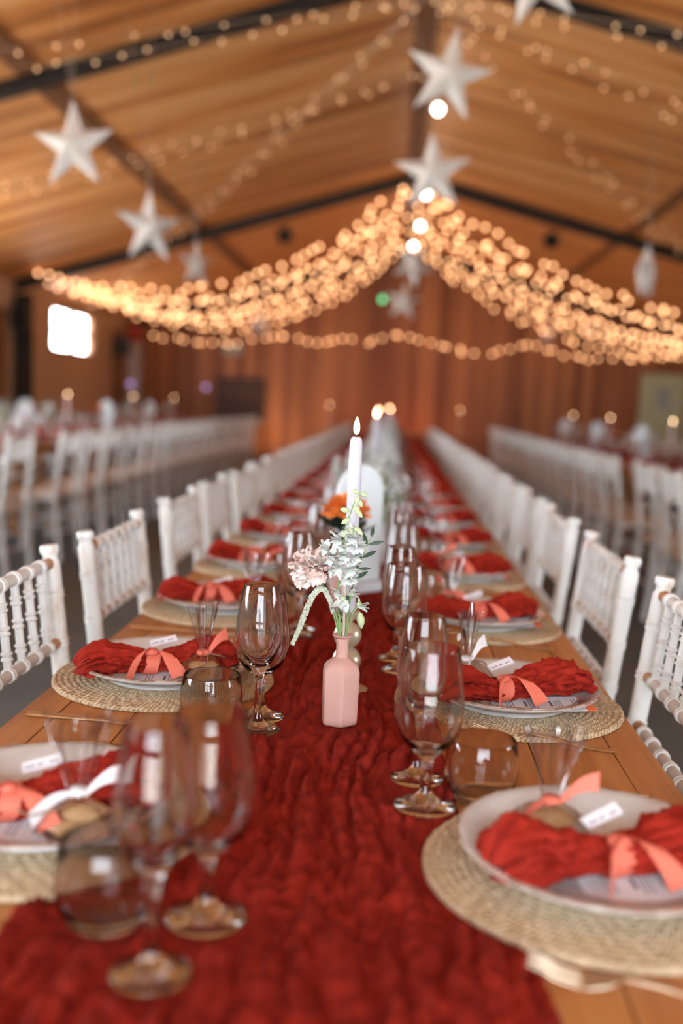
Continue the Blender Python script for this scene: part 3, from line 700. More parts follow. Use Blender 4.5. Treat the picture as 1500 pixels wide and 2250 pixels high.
def candle(x, y, z, where, white=True):
    HOLD.put((x, y, z), 0, 'gold bubble candle holder standing %s' % where, 'candle holder', 'bubble candle holders')
    (CANW if white else CANP).put((x, y, z+0.116), 0, '%s taper candle burning %s' % ('white' if white else 'pale pink', where), 'candle', 'burning taper candles')
CY = [1.508, 3.90, 6.30, 8.70, 11.1]
for i, y in enumerate(CY):
    candle([-0.058, -0.075, -0.11, -0.05, -0.08][i], y, 0.7580, 'on the middle runner, %s candle from the camera' % ORD[i])
for i, y in enumerate((9.0, 11.6, 14.0)): candle(RTX, y, 0.7580, 'on the right table row, %s candle from the camera' % ORD[i], False)
for i, y in enumerate((7.8, 10.3, 12.9, 15.3)): candle(LTX, y, 0.7580, 'on the left table row, %s candle from the camera' % ORD[i], False)

# ------------------------------------------------------------------ arched table signs
def make_sign():
    r = empty('table_sign')
    w, h_ = 0.068, 0.30; P = [(-w, 0.02), (w, 0.02)] + [(w*math.cos(a), h_-w+w*math.sin(a)) for a in [PI*i/14 for i in range(15)]]
    b = MB(); b.prism(P, -0.006, 0.006); b.obj('arch_panel', 'ceramic_white', r, 30)
    b = MB(); b.prism([(-0.06, -0.028), (0.06, -0.028), (0.066, 0), (0.06, 0.028), (-0.06, 0.028), (-0.066, 0)], 0, 0.024, lambda a, c, z: (a, c, z)); b.obj('stand', 'ceramic_white', r, 20)
    return r
SIGN = Proto(make_sign())
for i, y in enumerate((2.33, 4.75, 7.1, 9.5)):
    SIGN.put((-0.075+0.01*i, y, 0.7580), 0.75, 'white arched table sign on the middle runner, %s sign from the camera' % ORD[i], 'table sign', 'white arched signs on the middle table')
for i, y in enumerate((10.1, 12.3, 14.6)): SIGN.put((RTX, y, 0.7580), -0.25, 'white arched sign on the right table row, %s sign from the camera' % ORD[i], 'table sign', 'white arched signs on the right tables', (1.15, 1.15, 1.15))
for i, y in enumerate((9.1, 11.7, 13.8)): SIGN.put((LTX, y, 0.7580), 0.2, 'white arched sign on the left table row, %s sign from the camera' % ORD[i], 'table sign', 'white arched signs on the left tables', (1.15, 1.15, 1.15))

# ------------------------------------------------------------------ hero bud vase and its flowers
VX, VY, VZ = -0.058, 1.343, 0.7578
vase = empty('bud_vase', (VX, VY, VZ)); tag(vase, 'matte pink six-sided bottle vase holding flowers, standing in front on the red runner', 'vase')
b = MB(); seg = 60
def hexr(a, R, k):
    # blend circle and rounded hexagon
    a = (a+0.0) % (PI/3)-PI/6; hx = R*0.90/max(0.9, math.cos(a)*1.0)
    hx = min(R*0.895/math.cos(a), R*0.998)
    return R*(1-k)+hx*k
prof = [(0.001, 0.0005, 0), (0.021, 0.0, 1), (0.0235, 0.0008, 1), (0.0252, 0.003, 1), (0.0256, 0.008, 1), (0.0262, 0.05, 1), (0.0266, 0.070, 1), (0.0264, 0.0755, 1), (0.0250, 0.0800, 0.9), (0.0222, 0.0845, 0.7), (0.0180, 0.0882, 0.4), (0.0145, 0.0905, 0.15), (0.0120, 0.0925, 0), (0.0092, 0.0945, 0), (0.0086, 0.097, 0), (0.0084, 0.105, 0), (0.0086, 0.116, 0), (0.0096, 0.1205, 0), (0.0125, 0.1228, 0), (0.0142, 0.1242, 0), (0.0143, 0.1256, 0), (0.0128, 0.1262, 0), (0.0095, 0.1245, 0), (0.0075, 0.121, 0), (0.0070, 0.10, 0)]
vs = []
for r_, z, k_ in prof:
    for q in range(seg):
        a = 2*PI*q/seg; rr = hexr(a+math.radians(82), r_*1.03, k_) if k_ else r_
        vs.append((rr*math.cos(a), rr*math.sin(a), z))
n = len(prof); b.add(vs, [(i*seg+q, i*seg+(q+1) % seg, (i+1)*seg+(q+1) % seg, (i+1)*seg+q) for i in range(n-1) for q in range(seg)])
b.obj('bottle', 'vase_pink', vase, 26)

def petal(b, c, n, w, h, roll, cup=0.25, ruf=0.0, seed=0, nu=6, nv=5, tip=0.0):
    """petal from point c along direction n"""
    n = Vector(n).normalized(); a = n.cross(Vector((0, 0, 1)) if abs(n.z) < 0.95 else Vector((1, 0, 0))).normalized(); bb = n.cross(a)
    a, bb = a*math.cos(roll)+bb*math.sin(roll), bb*math.cos(roll)-a*math.sin(roll)
    def f(u, v):
        s_ = (v-0.5)*2; ww = w*math.sin(PI*min(1, (0.12+0.62*u)))*(1-tip*u*u)
        l = h*u*(1-0.16*s_*s_)
        return Vector(c)+n*l+a*(s_*ww)+bb*(cup*h*u*u+cup*0.5*w*s_*s_ + ruf*h*nz3(s_*3+seed, u*3, seed*1.7)*u)+n*(ruf*0.5*h*nz3(s_*7, seed, 3) if u > 0.9 else 0)
    b.grid(nu, nv, f)
def leaf(b, c, n, L, w, upv=(0, 0, 1)):
    n = Vector(n).normalized(); u_ = Vector(upv); a = n.cross(u_).normalized(); k_ = a.cross(n)
    b.grid(7, 5, lambda u, v: Vector(c)+n*L*u+a*((v-0.5)*2*w*math.sin(PI*(0.04+0.94*u))**0.8)+k_*(0.10*L*u*u-0.3*w*abs(v-0.5)))
def fl(name, label, cat, grp='flowers in the pink vase'):
    r = empty(name, (VX, VY, VZ)); return tag(r, label, cat, grp)
# carnation
r = fl('carnation', 'frilly pale peach carnation leaning out of the pink bottle vase', 'flower')
c0 = Vector((-0.050, -0.004, 0.224)); ax = Vector((-0.35, -0.45, 0.65)).normalized()
b = MB(); random.seed(11)
ux_ = ax.cross(Vector((0, 0, 1))).normalized(); uy_ = ax.cross(ux_)
for ring, (cnt, tilt, L, w) in enumerate(((11, 1.45, 0.031, 0.0135), (11, 1.15, 0.030, 0.013), (10, 0.85, 0.027, 0.012), (9, 0.55, 0.025, 0.011), (7, 0.28, 0.022, 0.009), (4, 0.1, 0.019, 0.008))):
    for q in range(cnt):
        a = 2*PI*(q+ring*0.37)/cnt+random.uniform(-0.15, 0.15); t_ = tilt+random.uniform(-0.12, 0.12)
        d = ax*math.cos(t_)+(ux_*math.cos(a)+uy_*math.sin(a))*math.sin(t_)
        petal(b, c0-ax*0.010, d, w*1.15, 1.12*L*random.uniform(0.95, 1.08), random.uniform(-0.25, 0.25), 0.12, 0.24, q+ring*13, 9, 11)
b.obj('petals', 'petal_peach', r, 180)
b = MB(); tf = Matrix.Translation(c0-ax*0.012) @ ax.to_track_quat('Z', 'Y').to_matrix().to_4x4(); b.lathe([(0.002, -0.026), (0.0045, -0.022), (0.0058, -0.012), (0.0072, 0.0), (0.0085, 0.004)], 10, tf=tf)
b.obj('calyx', 'bud_green', r)
b = MB(); e = c0-ax*0.036; b.tube([e, (-0.024, 0.000, 0.180), (-0.010, 0.001, 0.150), (-0.003, 0.001, 0.124), (0.001, 0, 0.07)], 0.0016, 6); b.obj('stem', 'stem_green', r)
# delphinium spike
r = fl('white_delphinium', 'tall white blossom spike with pale green buds in the pink bottle vase', 'flower')
P = [Vector(p) for p in ((0.0, 0, 0.05), (-0.004, 0, 0.126), (-0.009, 0.001, 0.193), (-0.006, 0.002, 0.245), (0.001, 0.002, 0.288), (0.008, 0.001, 0.310), (0.015, 0, 0.322))]
b = MB(); b.tube(P, [0.0019, 0.0018, 0.0017, 0.0015, 0.0012, 0.001, 0.0007], 6); b.obj('stem', 'stem_green', r)
b = MB(); cg = MB(); random.seed(3)
def floret(b, c, d, s_, k_=6):
    d = Vector(d).normalized(); a = d.cross(Vector((0.1, 0.2, 1))).normalized(); e = d.cross(a)
    for ly in range(2):
        for q in range(k_):
            an = 2*PI*(q+0.5*ly)/k_+random.uniform(-0.2, 0.2); t_ = (1.15, 0.65)[ly]
            petal(b, c, d*math.cos(t_)+(a*math.cos(an)+e*math.sin(an))*math.sin(t_), s_*0.42, s_*1.2*(1, 0.75)[ly], random.uniform(-0.2, 0.2), 0.12, 0.2, q+ly*7, 5, 4, 0.45)
for c, d, s_ in (((-0.027, -0.006, 0.246), (-1, -0.5, 0.4), 0.013), ((0.018, -0.004, 0.250), (1, -0.5, 0.3), 0.012), ((0.006, -0.012, 0.262), (0.3, -1, 0.3), 0.013), ((-0.012, -0.010, 0.258), (-0.3, -1, 0.1), 0.015), ((0.004, -0.010, 0.252), (0.3, -1, 0.2), 0.014), ((-0.002, -0.012, 0.238), (0.1, -1, 0), 0.015), ((-0.020, -0.008, 0.236), (-0.9, -1, 0.3), 0.014),
                 ((0.012, -0.006, 0.236), (0.8, -0.8, 0.1), 0.013), ((-0.010, -0.014, 0.222), (-0.2, -1, -0.1), 0.015), ((0.006, -0.010, 0.220), (0.5, -1, -0.2), 0.015), ((-0.018, -0.004, 0.218), (-1, -0.6, 0), 0.012),
                 ((0.0, -0.008, 0.206), (0.2, -1, -0.5), 0.013), ((0.012, -0.004, 0.206), (0.8, -0.7, -0.4), 0.011), ((-0.008, 0.008, 0.235), (-0.4, 1, 0), 0.014), ((0.004, -0.004, 0.272), (0.1, -0.8, 0.5), 0.011), ((-0.010, 0, 0.185), (-0.8, -0.5, -0.3), 0.010), ((0.009, 0, 0.190), (0.8, -0.5, -0.5), 0.009)):
    floret(b, Vector(c), d, s_)
b.obj('blossoms', 'petal_white', r, 180)
def bud(b, c, d, L, w):
    tf = Matrix.Translation(c) @ Vector(d).to_track_quat('Z', 'Y').to_matrix().to_4x4(); b.lathe([(1e-4, 0), (w*0.55, L*0.12), (w, L*0.42), (w*0.8, L*0.7), (w*0.3, L*0.93), (1e-4, L)], 8, tf=tf)
for c, d, L, w in (((0.003, -0.002, 0.287), (-0.55, -0.3, -0.35), 0.015, 0.0042), ((0.002, -0.002, 0.297), (-0.9, -0.2, 0.15), 0.014, 0.004), ((0.008, -0.002, 0.305), (0.5, -0.2, -0.9), 0.014, 0.0042), ((0.012, 0, 0.314), (0.5, 0, -0.9), 0.013, 0.004),
                   ((0.013, -0.002, 0.318), (-0.3, -0.3, -0.9), 0.012, 0.004), ((0.015, 0, 0.322), (0.9, 0, -0.4), 0.011, 0.0036), ((0.014, -0.002, 0.322), (-0.7, 0, 0.2), 0.011, 0.0036), ((0.010, -0.003, 0.300), (0.6, -0.2, -0.7), 0.015, 0.0042),
                   ((0.002, -0.004, 0.276), (0.25, -0.4, -0.8), 0.018, 0.0052), ((0.008, -0.004, 0.276), (0.8, -0.4, -0.6), 0.018, 0.0050), ((0.0, -0.004, 0.272), (-0.3, -0.6, -0.7), 0.015, 0.0045)):
    bud(cg, Vector(c), d, L, w); cg.tube([Vector(c), Vector(c)-Vector(d).normalized()*0.004+Vector((0, 0, 0.001))], 0.0006, 5)
cg.obj('buds', 'bud_green', r, 60)
# amaranth tail
r = fl('hanging_amaranth', 'white fluffy amaranth tail drooping over the left of the pink vase', 'flower')
P = [Vector(p) for p in ((-0.004, 0, 0.12), (-0.013, -0.002, 0.150), (-0.019, -0.004, 0.172), (-0.027, -0.005, 0.187), (-0.035, -0.006, 0.189), (-0.044, -0.008, 0.178), (-0.052, -0.009, 0.156), (-0.059, -0.010, 0.134), (-0.069, -0.010, 0.109))]
b = MB(); b.tube(P, 0.0012, 6); b.obj('stem', 'stem_green', r)
b = MB(); random.seed(9)
for q in range(720):
    t_ = 1.3+random.random()*(len(P)-2.35); i = int(t_); p = P[i].lerp(P[i+1], t_-i)
    rr = interp([(1.3, 0.0022), (2.5, 0.0034), (6, 0.0040), (8, 0.0022)], t_)
    d = Vector((random.gauss(0, 1), random.gauss(0, 1), random.gauss(0, 1))).normalized()
    b.ball(p+d*rr*0.8, 0.0017, 6, 4)
b.obj('fluff', 'amaranth_white', r, 0)
# small white bells low at the neck
r = fl('white_bellflower', 'drooping white bell blossoms with green bud just above the neck of the pink vase', 'flower')
b = MB(); g = MB(); st = MB(); random.seed(4)
for c, d, s_ in (((-0.002, -0.010, 0.178), (-0.25, -0.5, -1), 0.022), ((0.020, -0.006, 0.170), (0.8, -0.4, -0.25), 0.016), ((0.009, -0.010, 0.185), (0.5, -0.6, 0.1), 0.014)):
    d = Vector(d).normalized(); a = d.cross(Vector((0.3, 1, 0.2))).normalized(); e = d.cross(a)
    for q in range(6):
        an = 2*PI*q/6; petal(b, Vector(c), d*0.86+(a*math.cos(an)+e*math.sin(an))*0.45, s_*0.36, s_, 0, -0.10, 0.15, q, 6, 5, 0.3)
    bud(g, Vector(c)-d*0.004, d, 0.010, 0.0045)
    for q in range(4): leaf(g, Vector(c), -d*0.2+(a*math.cos(q*1.57)+e*math.sin(q*1.57)), 0.010, 0.0016)
    st.tube([Vector(c), Vector(c)*0.5+Vector((0.003, 0, 0.075)), (0.002, 0, 0.11), (0.001, 0, 0.06)], 0.0011, 5)
bud(g, Vector((0.022, -0.006, 0.160)), (0.15, -0.1, -1), 0.024, 0.006)
b.obj('blossoms', 'petal_white', r, 180); g.obj('buds', 'bud_green', r, 60); st.obj('stems', 'stem_green', r)
# leaf sprig
r = fl('leafy_sprig', 'thin sprig of dark green narrow leaves at the right of the pink vase', 'foliage')
P = [Vector(p) for p in ((0.002, 0, 0.06), (0.004, 0.001, 0.133), (0.007, 0, 0.174), (0.013, 0, 0.203), (0.020, 0, 0.229), (0.028, 0, 0.251), (0.035, 0, 0.268))]
b = MB(); b.tube(P, [0.0011]*3+[0.0009, 0.0008, 0.0006, 0.0004], 5); b.obj('stem', 'stem_green', r)
b = MB()
for c, d, L, w in (((0.007, 0, 0.176), (-0.7, -0.2, 0.3), 0.010, 0.0038), ((0.008, 0, 0.180), (0.3, -0.3, 0.9), 0.016, 0.0045), ((0.013, 0, 0.203), (-0.8, -0.3, 0.5), 0.012, 0.0032), ((0.013, 0, 0.204), (0.9, -0.2, 0.6), 0.022, 0.0030),
                   ((0.017, 0, 0.214), (-0.35, -0.3, 1), 0.026, 0.0032), ((0.017, 0, 0.218), (1, -0.2, 0.1), 0.018, 0.0022), ((0.021, 0, 0.232), (-0.4, -0.2, 0.9), 0.016, 0.0028), ((0.022, 0, 0.234), (0.9, -0.2, 0.5), 0.022, 0.0030),
                   ((0.028, 0, 0.250), (-0.35, -0.2, 1), 0.020, 0.0028), ((0.029, 0, 0.252), (1, 0, 0.25), 0.022, 0.0028), ((0.033, 0, 0.262), (0.1, -0.1, 1), 0.016, 0.0028), ((0.004, 0, 0.150), (-0.9, -0.2, 0.6), 0.014, 0.0028)):
    leaf(b, c, d, L, w, (0.2, -1, 0.3))
b.obj('leaves', 'leaf_dark', r, 180)
r = fl('drinking_straw', 'pale straight stem tube rising from the neck of the pink vase', 'stem')
b = MB(); b.tube([(0.003, -0.003, 0.05), (0.001, -0.005, 0.128), (0.0, -0.006, 0.205)], 0.0019, 8); b.obj('tube', 'cord', r)

# ------------------------------------------------------------------ more bud vases down the tables
def make_bud_bottle(m_):
    b = MB(); b.lathe([(1e-4, 0), (0.024, 0), (0.027, 0.004), (0.028, 0.05), (0.024, 0.072), (0.010, 0.088), (0.009, 0.11), (0.012, 0.116), (0.010, 0.117), (0.007, 0.10), (1e-4, 0.09)], 24)
    return b.obj('bud_vase', m_, smooth=45)
def make_orange():
    r = empty('orange_rose'); b = MB(); random.seed(21); c0 = Vector((0, 0, 0.150))
    for ring, (cnt, t0, L, w) in enumerate(((8, 1.35, 0.034, 0.020), (7, 1.05, 0.032, 0.019), (6, 0.7, 0.030, 0.017), (5, 0.4, 0.028, 0.014), (3, 0.12, 0.026, 0.010))):
        for q in range(cnt):
            a = 2*PI*(q+ring*0.4)/cnt; petal(b, c0-Vector((0, 0, 0.012)), Vector((math.cos(a)*math.sin(t0), math.sin(a)*math.sin(t0), math.cos(t0))), w, L, 0, 0.3, 0.15, q+ring*9, 7, 7)
    b.obj('petals', 'petal_orange', r, 180)
    b = MB(); b.tube([(0, 0, 0.138), (0.002, 0, 0.11), (0, 0, 0.03)], 0.002, 6); b.obj('stem', 'stem_green', r)
    b = MB(); 
    for q in range(9): a = q*0.9; leaf(b, (0.003, 0, 0.10+0.003*q), (math.cos(a), math.sin(a), 0.3), 0.045, 0.013)
    b.obj('leaves', 'leaf_dark', r, 180); return r
def make_whites():
    r = empty('white_flower_spray'); b = MB(); st = MB(); lf = MB(); random.seed(33)
    for q in range(15):
        a = random.random()*2*PI; rr = random.random()**0.6*0.055; z = 0.16+0.12*random.random()*(1-rr*6)+0.02
        c = Vector((rr*math.cos(a), rr*math.sin(a), z)); floret(b, c, (math.cos(a), math.sin(a)-0.3, 0.8), 0.022, 5)
        st.tube([c, c*0.4+Vector((0, 0, z*0.35)), (0, 0, 0.05)], 0.001, 4)
        leaf(lf, c*0.8, (math.cos(a+1), math.sin(a+1), 0.2), 0.03, 0.008)
    b.obj('blossoms', 'petal_white', r, 180); st.obj('stems', 'stem_green', r); lf.obj('leaves', 'stem_green', r, 180); return r
BOTP, BOTW = Proto(make_bud_bottle('vase_pink')), Proto(make_bud_bottle('ceramic_white'))
ORA, WHI = Proto(make_orange()), Proto(make_whites())
def vase_at(x, y, kind, where, sc=1.0):
    (BOTP if kind == 'o' else BOTW).put((x, y, 0.7580), 0, '%s bud vase %s' % ('pink' if kind == 'o' else 'white', where), 'vase', 'bud vases along the tables')
    if kind == 'o': ORA.put((x, y, 0.7585), random.random()*6, 'orange rose in the bud vase %s' % where, 'flower', 'orange roses', (sc*1.55,)*3)
    else: WHI.put((x, y, 0.7585), random.random()*6, 'white flower spray in the bud vase %s' % where, 'flower', 'white sprays', (sc,)*3)
for i, (x, y, kd) in enumerate(((-0.095, 2.08, 'o'), (-0.02, 2.75, 'w'), (-0.13, 3.15, 'w'), (-0.03, 3.6, 'w'), (-0.12, 4.3, 'w'), (-0.04, 5.1, 'w'), (-0.1, 5.8, 'o'), (-0.03, 6.7, 'w'), (-0.12, 7.6, 'w'), (-0.05, 8.3, 'w'), (-0.1, 10.2, 'w'), (-0.06, 11.8, 'w'))):
    vase_at(x, y, kd, 'on the middle runner, %s behind the pink bottle' % ORD[i])
for i, (y, kd) in enumerate(((8.45, 'w'), (9.6, 'w'), (11.2, 'o'), (12.4, 'w'), (14.6, 'w'))): vase_at(LTX+0.06, y, kd, 'on the left table row, %s from the camera' % ORD[i], 1.15)
for i, (y, kd) in enumerate(((8.2, 'w'), (9.5, 'w'), (11.0, 'o'), (13.2, 'w'))): vase_at(RTX-0.05, y, kd, 'on the right table row, %s from the camera' % ORD[i], 1.0)

# ------------------------------------------------------------------ side table settings
def side(tx, y0, n, nm, short):
    for sgn, edge in ((-1, 'wall' if tx < 0 else 'aisle'), (1, 'aisle' if tx < 0 else 'wall')):
        for i in range(n):
            y = y0+0.58*i; p = 'at the %s %s-edge place of the %s' % (ORD[i], edge, short)
            PLATE.put((tx+sgn*0.28, y, 0.7505), 0, 'white dinner plate %s' % p, 'plate', 'plates on the '+nm)
            NAP[i % 4].put((tx+sgn*0.28, y, 0.7640), 0.3, 'red gauze napkin with coral ribbon %s' % p, 'napkin', 'napkins on the '+nm)
            GOB.put((tx+sgn*0.13, y+0.2, 0.7580), 0, 'clear round wine goblet %s' % p, 'wine glass', 'goblets on the '+nm)
            TUL.put((tx+sgn*0.12, y+0.27, 0.7580), 0, 'clear tulip wine glass %s' % p, 'wine glass', 'tulip glasses on the '+nm)
side(LTX, 6.2, 17, 'left table row', 'left table row')
side(RTX, 6.6, 15, 'right table row', 'right table row')
# head table across the far end
hd = Proto(copy_tree(TBL.o)).put((1.18, 16.6, 0), PI/2, 'plank-topped wooden table standing crosswise at the far end of the hall', 'table')
for i, x in enumerate((-1.12, 1.06)): candle(x, 16.75, 0.7515, 'at the %s end of the crosswise far table' % ('beige-wall' if i == 0 else 'door-side'), False)

# ------------------------------------------------------------------ paper stars
def make_star():
    r = empty('paper_star'); b = MB(); R, q = 0.235, 0.088; vs = []
    for i in range(10):
        a = PI/2+PI*i/5; rr = R if i % 2 == 0 else q; vs.append((rr*math.cos(a), 0, rr*math.sin(a)))
    vs += [(0, -0.08, 0), (0, 0.08, 0)]
    b.add(vs, [(i, (i+1) % 10, 10) for i in range(10)]+[((i+1) % 10, i, 11) for i in range(10)]); b.obj('paper', 'paper_star', r, 0)
    return r
STAR = make_star(); first = [True]
def star(x, y, z, yaw, tilt, sc, label):
    o = STAR if first[0] else copy_tree(STAR); 
    o.location = (x, y, z); o.rotation_euler = (0, tilt, yaw); tag(o, label, 'paper star', 'white paper stars hanging from the roof')
    return o
SD = [(0.178, 5.18, 2.843, 0.15, 0.16, 1, 'large white paper star hanging highest below the roof ridge'),
      (0.143, 5.965, 2.546, -0.1, -0.05, 1, 'white paper star under the ridge, below the highest big star'),
      (-1.711, 5.18, 2.447, -0.15, -0.03, 1, 'nearest white paper star at the left, in front of the dark rafter crossing'),
      (-1.557, 6.151, 2.211, 0.75, -0.02, 1, 'second white paper star at the left, partly turned sideways'),
      (-1.93, 9.4, 2.42, 1.0, 0.0, 1, 'blurred white paper star above the fairy lights at the left'),
      (0.10, 9.9, 2.56, 0.4, 0.5, 1, 'pale paper star just below the light-string peak'),
      (0.03, 12.0, 2.42, 0.2, 0.1, 1, 'pale paper star just above the farthest light swag, beside the green lamp'),
      (1.93, 8.2, 2.33, 1.05, 0.0, 1, 'narrow sideways white paper star at the right above the lights'),
      (0.50, 4.5, 3.05, 0.3, 0.95, 1, 'white paper star at the top edge of the photo'),
      (2.55, 17.6, 2.55, 0.3, 0.1, 1, 'small distant paper star at the right, nearer the middle'),
      (3.2, 17.3, 2.62, 0.9, 0.1, 1, 'small distant paper star at the right, nearer the door'),
      (-2.25, 16.2, 2.42, 0.6, 0.0, 1, 'small distant paper star among the lights at the left')]
for x, y, z, yaw, tl, sc, lb in SD:
    o = star(x, y, z, yaw, tl, sc, lb)
    first[0] = False
    ch = [c for c in o.children if c.name.startswith('cord')]
    b = MB(); top = roof(x)-0.002
    R_ = o.rotation_euler.to_matrix() @ Vector((0, 0, 0.23)); a = Vector((x, y, z))+R_
    iv = Matrix.LocRotScale(o.location, o.rotation_euler, None).inverted()
    b.tube([iv @ a, iv @ Vector((a.x, a.y, top))], 0.0015, 5); b.obj('cord', 'cord', o)

# ------------------------------------------------------------------ light strings
bm_ = MB(); bm_.ball((0, 0, 0), 0.024, 10, 7); BULB = bm_.mesh('bulb', 'bulb_warm')
bm_ = MB(); bm_.ball((0, 0, 0), 0.010, 8, 5); BULBD = bm_.mesh('bulb', 'bulb_dim')
def string(pts, n, label, group, me, jit=0.03, cordm='cord_clear', r=0.0022, skip=0, seed=0):
    random.seed(seed+50)
    root = empty('string_light', pts[0]); tag(root, label, 'string lights', group); o0 = Vector(pts[0])
    P = [Vector(p) for p in pts]; L = [0]
    for p, q in zip(P, P[1:]): L.append(L[-1]+(q-p).length)
    def at(s_):
        for i in range(len(L)-1):
            if s_ <= L[i+1]+1e-9: return P[i].lerp(P[i+1], (s_-L[i])/(L[i+1]-L[i]))
        return P[-1]
    b = MB(); b.tube([p-o0 for p in P], r, 5); b.obj('cable', cordm, root)
    for i in range(n):
        s_ = L[-1]*(skip+(1-skip)*(i+0.5+random.uniform(-0.35, 0.35))/n); p = at(min(L[-1], s_))-o0
        q = bpy.data.objects.new('bulb', me); COL.objects.link(q); q.parent = root
        q.location = p+Vector((random.uniform(-jit, jit)*1.5, random.uniform(-jit, jit), random.uniform(-1, 0.6)*jit-0.012))
def swag(f, x0, x1, y, n=26): return [(x0+(x1-x0)*i/n, y, f(x0+(x1-x0)*i/n)) for i in range(n+1)]
fL = lambda x: 2.45+(0.148*(x+3.1)**2 if x > -3.1 else 0.085*(x+3.1)**2)
fR = lambda x: 2.29+0.081*(x-4.6)**2
for i, y in enumerate((12.5, 13.1, 13.8, 14.5, 15.2, 15.9, 16.7, 17.5)):
    dz = (0.05, -0.02, 0.04, -0.05, 0.03, -0.03, 0.05, -0.04, 0.0)[i]
    string([(x, yy, z+dz*(abs(x-0.08)/2 if abs(x-0.08) < 2 else 1)) for x, yy, z in swag(fL, 0.04, LX+0.06, y)], 36, 'warm glowing string of lights from ridge to left wall, %s from the camera' % ORD[i], 'glowing strings towards the left wall', BULB, 0.045, seed=i)
    string([(x, yy, z+dz*(abs(x-0.08)/2 if abs(x-0.08) < 2 else 1)) for x, yy, z in swag(fR, 0.12, RX-0.06, y)], 36, 'warm glowing string of lights from ridge to right wall, %s from the camera' % ORD[i], 'glowing strings towards the right wall', BULB, 0.045, seed=20+i)
def w_(x):
    for a, c in ((-4.9, -2.2), (-2.2, -1.1), (-1.1, 0.0), (0.0, 2.4), (2.4, 5.3)):
        if a <= x <= c: t_ = (x-a)/(c-a); return 2.42+(0.10 if abs(a) < 0.1 or abs(c) < 0.1 else 0)*((1-t_) if abs(a) < 0.1 else t_)-0.22*4*t_*(1-t_)*(0.5 if c-a < 1.5 else 1)
    return 2.4
string(swag(w_, -4.6, 5.2, 18.45, 70), 56, 'warm fairy lights swagged low along the brown board wall', None, BULB, 0.05, seed=90)
A = (0.08, 7.02, 3.93)
for i, (a, e, sg, w) in enumerate(((A, (-4.9, 4.9, 2.50), 0.05, 'crossing the nearest dark rafter leftwards'), ((0.08, 8.6, 3.95), (-4.9, 7.9, 2.42), 0.10, 'above the second left paper star'), (A, (-4.9, 15.6, 2.5), 0.0, 'running diagonally far left'),
                                   (A, (5.3, 4.3, 2.45), 0.05, 'nearest on the door side'), (A, (5.3, 8.1, 2.5), 0.05, 'straight across the door-side roof panel'), (A, (5.3, 14.4, 2.5), 0.1, 'running diagonally far along the door-side roof'))):
    a, e = Vector(a), Vector(e)
    for rep in (0, 1):
        pts = [a.lerp(e, t_/20)-Vector((0, rep*0.0-0.16*rep*math.sin(PI*t_/20), sg*4*(t_/20)*(1-t_/20)+0.05*rep*math.sin(PI*t_/20))) for t_ in range(21)]
        string(pts, 26, '%s fine light string from the ridge, %s' % (('upper', 'lower')[rep], w), 'fine light strings near the camera', BULBD, 0.02, 'cord_clear', 0.0025, seed=60+i*2+rep)
# ridge globes
for i, (x, y) in enumerate(((0.229, 8.76), (0.227, 10.66), (0.227, 12.2), (0.209, 14.31), (0.143, 16.08))):
    z = 3.70; r = empty('pendant_lamp', (x, y, z)); tag(r, 'small white globe lamp below the ridge, %s from the camera' % ORD[i], 'pendant lamp', 'white globe lamps along the ridge')
    b = MB(); b.ball((0, 0, 0), 0.040, 16, 10); b.obj('globe', 'bulb_white', r)
    b = MB(); b.tube([(0, 0, 0.038), (0, 0, roof(x)-z-0.005)], 0.004, 6); b.obj('cord', 'speaker_black', r)
for x, nm, mt, lb, rr in ((-0.084, 'wall_lamp', 'bulb_white', 'round white lamp high on the brown board wall', 0.045), (-0.349, 'exit_lamp', 'led_green', 'round green lamp high on the board wall beside the white lamp', 0.05)):
    r = empty(nm, (x, 18.6, 3.12)); tag(r, lb, 'lamp'); b = MB(); b.ball((0, 0, 0), rr, 14, 8); b.obj('globe', mt, r)
    b = MB(); b.tube([(0, rr*0.9, 0), (0, 0.395, 0)], 0.012, 8); b.obj('arm', 'speaker_black', r)
for x, y, z, q in ((-4.62, 17.2, 1.36, 'beside the pale corner drape'), (-3.62, 18.85, 1.38, 'on the board wall right of the corner drape')):
    r = empty('violet_lamp', (x, y, z)); tag(r, 'small violet light %s' % q, 'lamp'); b = MB(); b.ball((0, 0, 0), 0.045, 12, 8); b.obj('lens', 'led_violet', r)
    b = MB(); b.lathe([(1e-4, 0), (0.10, 0), (0.10, 0.02), (0.012, 0.03), (0.012, z-0.04)], 12, (0, 0, -z)); b.obj('pole', 'speaker_black', r)
# ceiling spots
for x, y, z, q in ((-1.64, 14.0, 3.44, 'left'), (1.98, 14.0, 3.50, 'right')):
    r = empty('ceiling_spotlight', (x, y, z)); tag(r, 'round black spotlight under the far roof panel on the %s of the ridge' % q, 'spotlight', 'black round ceiling spotlights')
    b = MB(); tf = Matrix.Translation((0, 0, 0)) @ Matrix.Rotation(PI/2, 4, 'X'); b.lathe([(1e-4, -0.02), (0.08, -0.02), (0.095, 0.0), (0.10, 0.05), (0.112, 0.10), (0.098, 0.10), (0.08, 0.04), (1e-4, 0.03)], 20, tf=tf); b.obj('housing', 'speaker_black', r)
    b = MB(); b.tube([(0, 0.0, 0.09), (0, 0, roof(x)-z-0.003)], 0.014, 8); b.obj('bracket', 'speaker_black', r)
